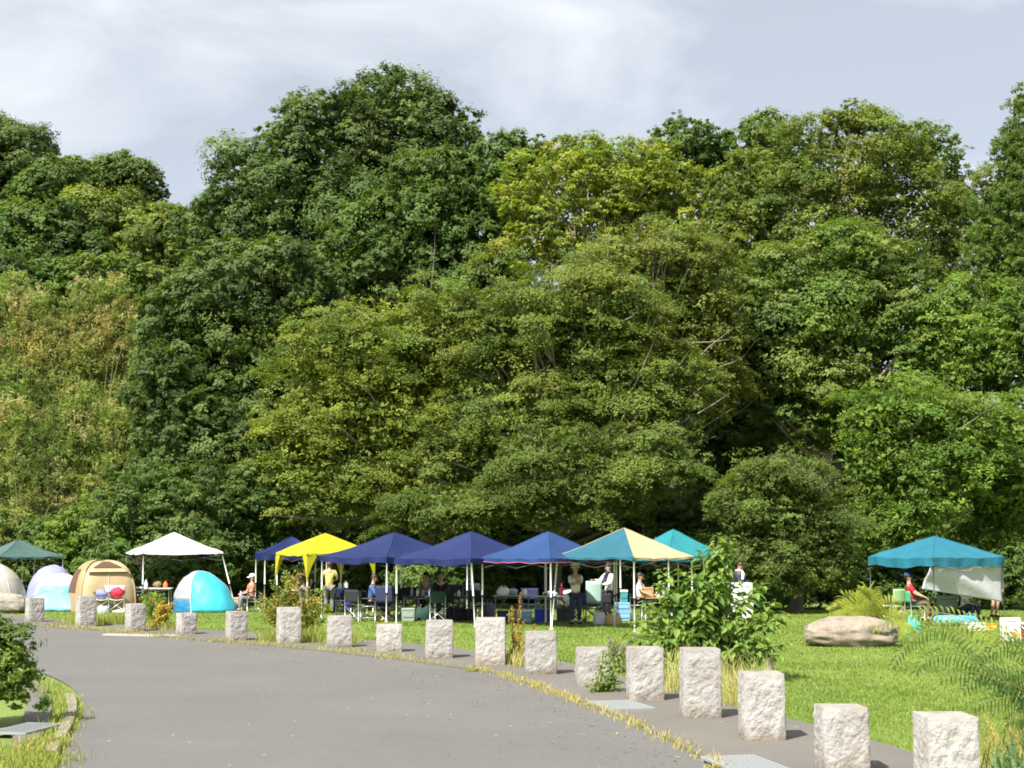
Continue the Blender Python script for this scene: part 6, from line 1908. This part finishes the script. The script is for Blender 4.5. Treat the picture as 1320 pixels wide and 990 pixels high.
# ------------------------------------------------------------------ grasses and weeds
def tuft_band(name, line, n, wid, h, cols, lean=0.7, bw=0.010, dens=None, z=0.0):
    """weeds rooted along a line on the ground"""
    pts = smooth_line(line, 200)
    t = RNG.random(n); 
    if dens is not None:
        t = np.interp(RNG.random(n), np.cumsum(dens) / np.sum(dens), np.linspace(0, 1, len(dens)))
    clump = np.floor(t * 130) / 130 + RNG.normal(scale=0.002, size=n)
    t = np.where(RNG.random(n) < 0.6, np.clip(clump, 0, 1), t)
    i = np.clip((t * 199).astype(int), 0, 198)
    A = np.array([[p.x, p.y] for p in pts])
    XY = A[i] + (A[i + 1] - A[i]) * (t * 199 - i)[:, None]
    d = nrm(A[i + 1] - A[i]); nn = np.stack([-d[:, 1], d[:, 0]], 1)
    XY = XY + nn * (RNG.normal(size=n) * wid * 0.5)[:, None]
    vv = 0.6 + 0.7 * np.abs(np.sin(t * 61) * np.sin(t * 23 + 1))
    hh = h * RNG.uniform(0.35, 1.25, n) * vv
    cols = np.array(cols); tint = cols[RNG.integers(len(cols), size=n)] * RNG.uniform(0.75, 1.25, (n, 1))
    o = blades(name, XY[:, 0], XY[:, 1], np.full(n, z), hh, bw * RNG.uniform(0.6, 1.5, n), tint, lean)
    return props(o, kind='stuff')
DRY = [(0.50, 0.40, 0.17), (0.58, 0.48, 0.24), (0.40, 0.36, 0.10), (0.32, 0.34, 0.08)]
GRN = [(0.24, 0.31, 0.06), (0.32, 0.34, 0.08), (0.18, 0.26, 0.05), (0.42, 0.40, 0.12)]
edge_px = [(930, 992), (880, 964), (830, 940), (780, 918), (730, 900), (690, 885), (650, 872), (610, 863)]
tuft_band('dry_weeds', [G(*p) for p in edge_px], 1900, 0.14, 0.095, DRY, dens=[3, 3, 3, 3, 4, 5, 6, 5, 3], bw=0.008)
edge2 = [(620, 865), (560, 856), (500, 848), (440, 840), (380, 835), (320, 830), (260, 826), (220, 824)]
tuft_band('edge_weeds', [G(*p) for p in edge2], 1800, 0.26, 0.095, DRY + GRN, dens=[4, 1, 2, 4, 5, 3, 3, 4, 2], bw=0.010)
tuft_band('far_edge_weeds', [G(*p) for p in [(215, 821), (150, 814), (100, 810), (60, 807)]], 1500, 0.4, 0.08, DRY + GRN, bw=0.012)
# taller grass at the foot of the bollards and shrubs
tuft_band('bollard_grass', [G(*p) for p in [(455, 832), (410, 827), (375, 823)]], 1800, 0.45, 0.34, GRN, 0.6, 0.010)
tuft_band('shrub_base_grass', [G(*p) for p in [(362, 828), (345, 826)]], 500, 0.35, 0.30, GRN, 0.6, 0.010)
tuft_band('tall_meadow_grass', [G(*p) for p in [(160, 806), (130, 804), (108, 803)]], 2600, 1.0, 0.30, GRN, 0.5, 0.011)
tuft_band('weed_stalk_grass', [G(*p) for p in [(236, 813), (205, 811), (182, 809)]], 1000, 0.5, 0.20, GRN + DRY, 0.6, 0.011)
tuft_band('rusty_weed_grass', [G(*p) for p in [(690, 862), (665, 856), (650, 853)]], 800, 0.35, 0.30, GRN + DRY, 0.6, 0.010)
tuft_band('pale_tall_grass', [G(*p) for p in [(972, 915), (945, 905), (900, 895), (865, 888)]], 1500, 0.40, 0.55, [(0.52, 0.46, 0.20), (0.44, 0.42, 0.14), (0.58, 0.52, 0.28), (0.34, 0.36, 0.09)], 0.45, 0.007)
tuft_band('dry_corner_grass', [G(1296, 1010), G(1350, 985)], 700, 0.40, 0.55, [(0.55, 0.42, 0.15), (0.48, 0.38, 0.12), (0.42, 0.42, 0.12)], 0.8, 0.007)
tuft_band('sword_leaves', [G(1300, 1030), G(1340, 1010)], 260, 0.30, 0.42, [(0.12, 0.20, 0.08), (0.16, 0.24, 0.09)], 0.6, 0.026)
# left verge
tuft_band('left_verge_grass', [G(*p) for p in [(50, 882), (66, 892), (78, 905), (86, 920), (80, 938), (66, 952)]], 1300, 0.28, 0.10, GRN, 0.7, 0.009)
tuft_band('left_corner_weeds', [G(*p) for p in [(8, 985), (35, 972), (62, 960), (92, 958)]], 1300, 0.28, 0.13, GRN + DRY[:1], 0.7, 0.009)
tuft_band('left_low_weeds', [G(*p) for p in [(-10, 1005), (30, 992), (60, 978)]], 1200, 0.35, 0.13, GRN, 0.7, 0.009)
# the weathered stake behind the bollard
# leaf litter blown along the road edge
n = 420
ep = smooth_line([G(*p) for p in [(900, 990), (780, 935), (690, 893), (600, 868), (480, 852), (360, 838), (240, 828)]], 200)
q = RNG.integers(0, 199, n)
XY = np.array([[ep[i].x, ep[i].y, 0.004] for i in q]) + np.stack([-np.abs(RNG.normal(size=n)) ** 1.5 * 0.7, RNG.normal(size=n) * 0.4, np.zeros(n)], 1)
Nn = nrm(np.array([0, 0, 1.0]) + RNG.normal(size=(n, 3)) * 0.25)
Vq = leaf_quads(XY, Nn, RNG.uniform(0.03, 0.075, n), RNG.uniform(0.015, 0.04, n)); Vq[:, :, 2] = np.maximum(Vq[:, :, 2], 0.0)
lc = np.array([(0.30, 0.20, 0.09), (0.22, 0.15, 0.07), (0.36, 0.30, 0.14), (0.20, 0.22, 0.07)])[RNG.integers(4, size=n)]
props(quads_mesh('leaf_litter', Vq, lc, GRASS), kind='stuff')
g = G(992, 884)
root = thing('wooden_stake', 'short weathered pale stake behind a bollard under the leafy shrub', 'stake', g)
b = MB(); b.tube([(0, 0, 0), (0.01, 0, 0.2), (0.0, 0.01, 0.40)], [0.075, 0.07, 0.06], 8); b.build('post', BARKPALE, root, smooth=True)
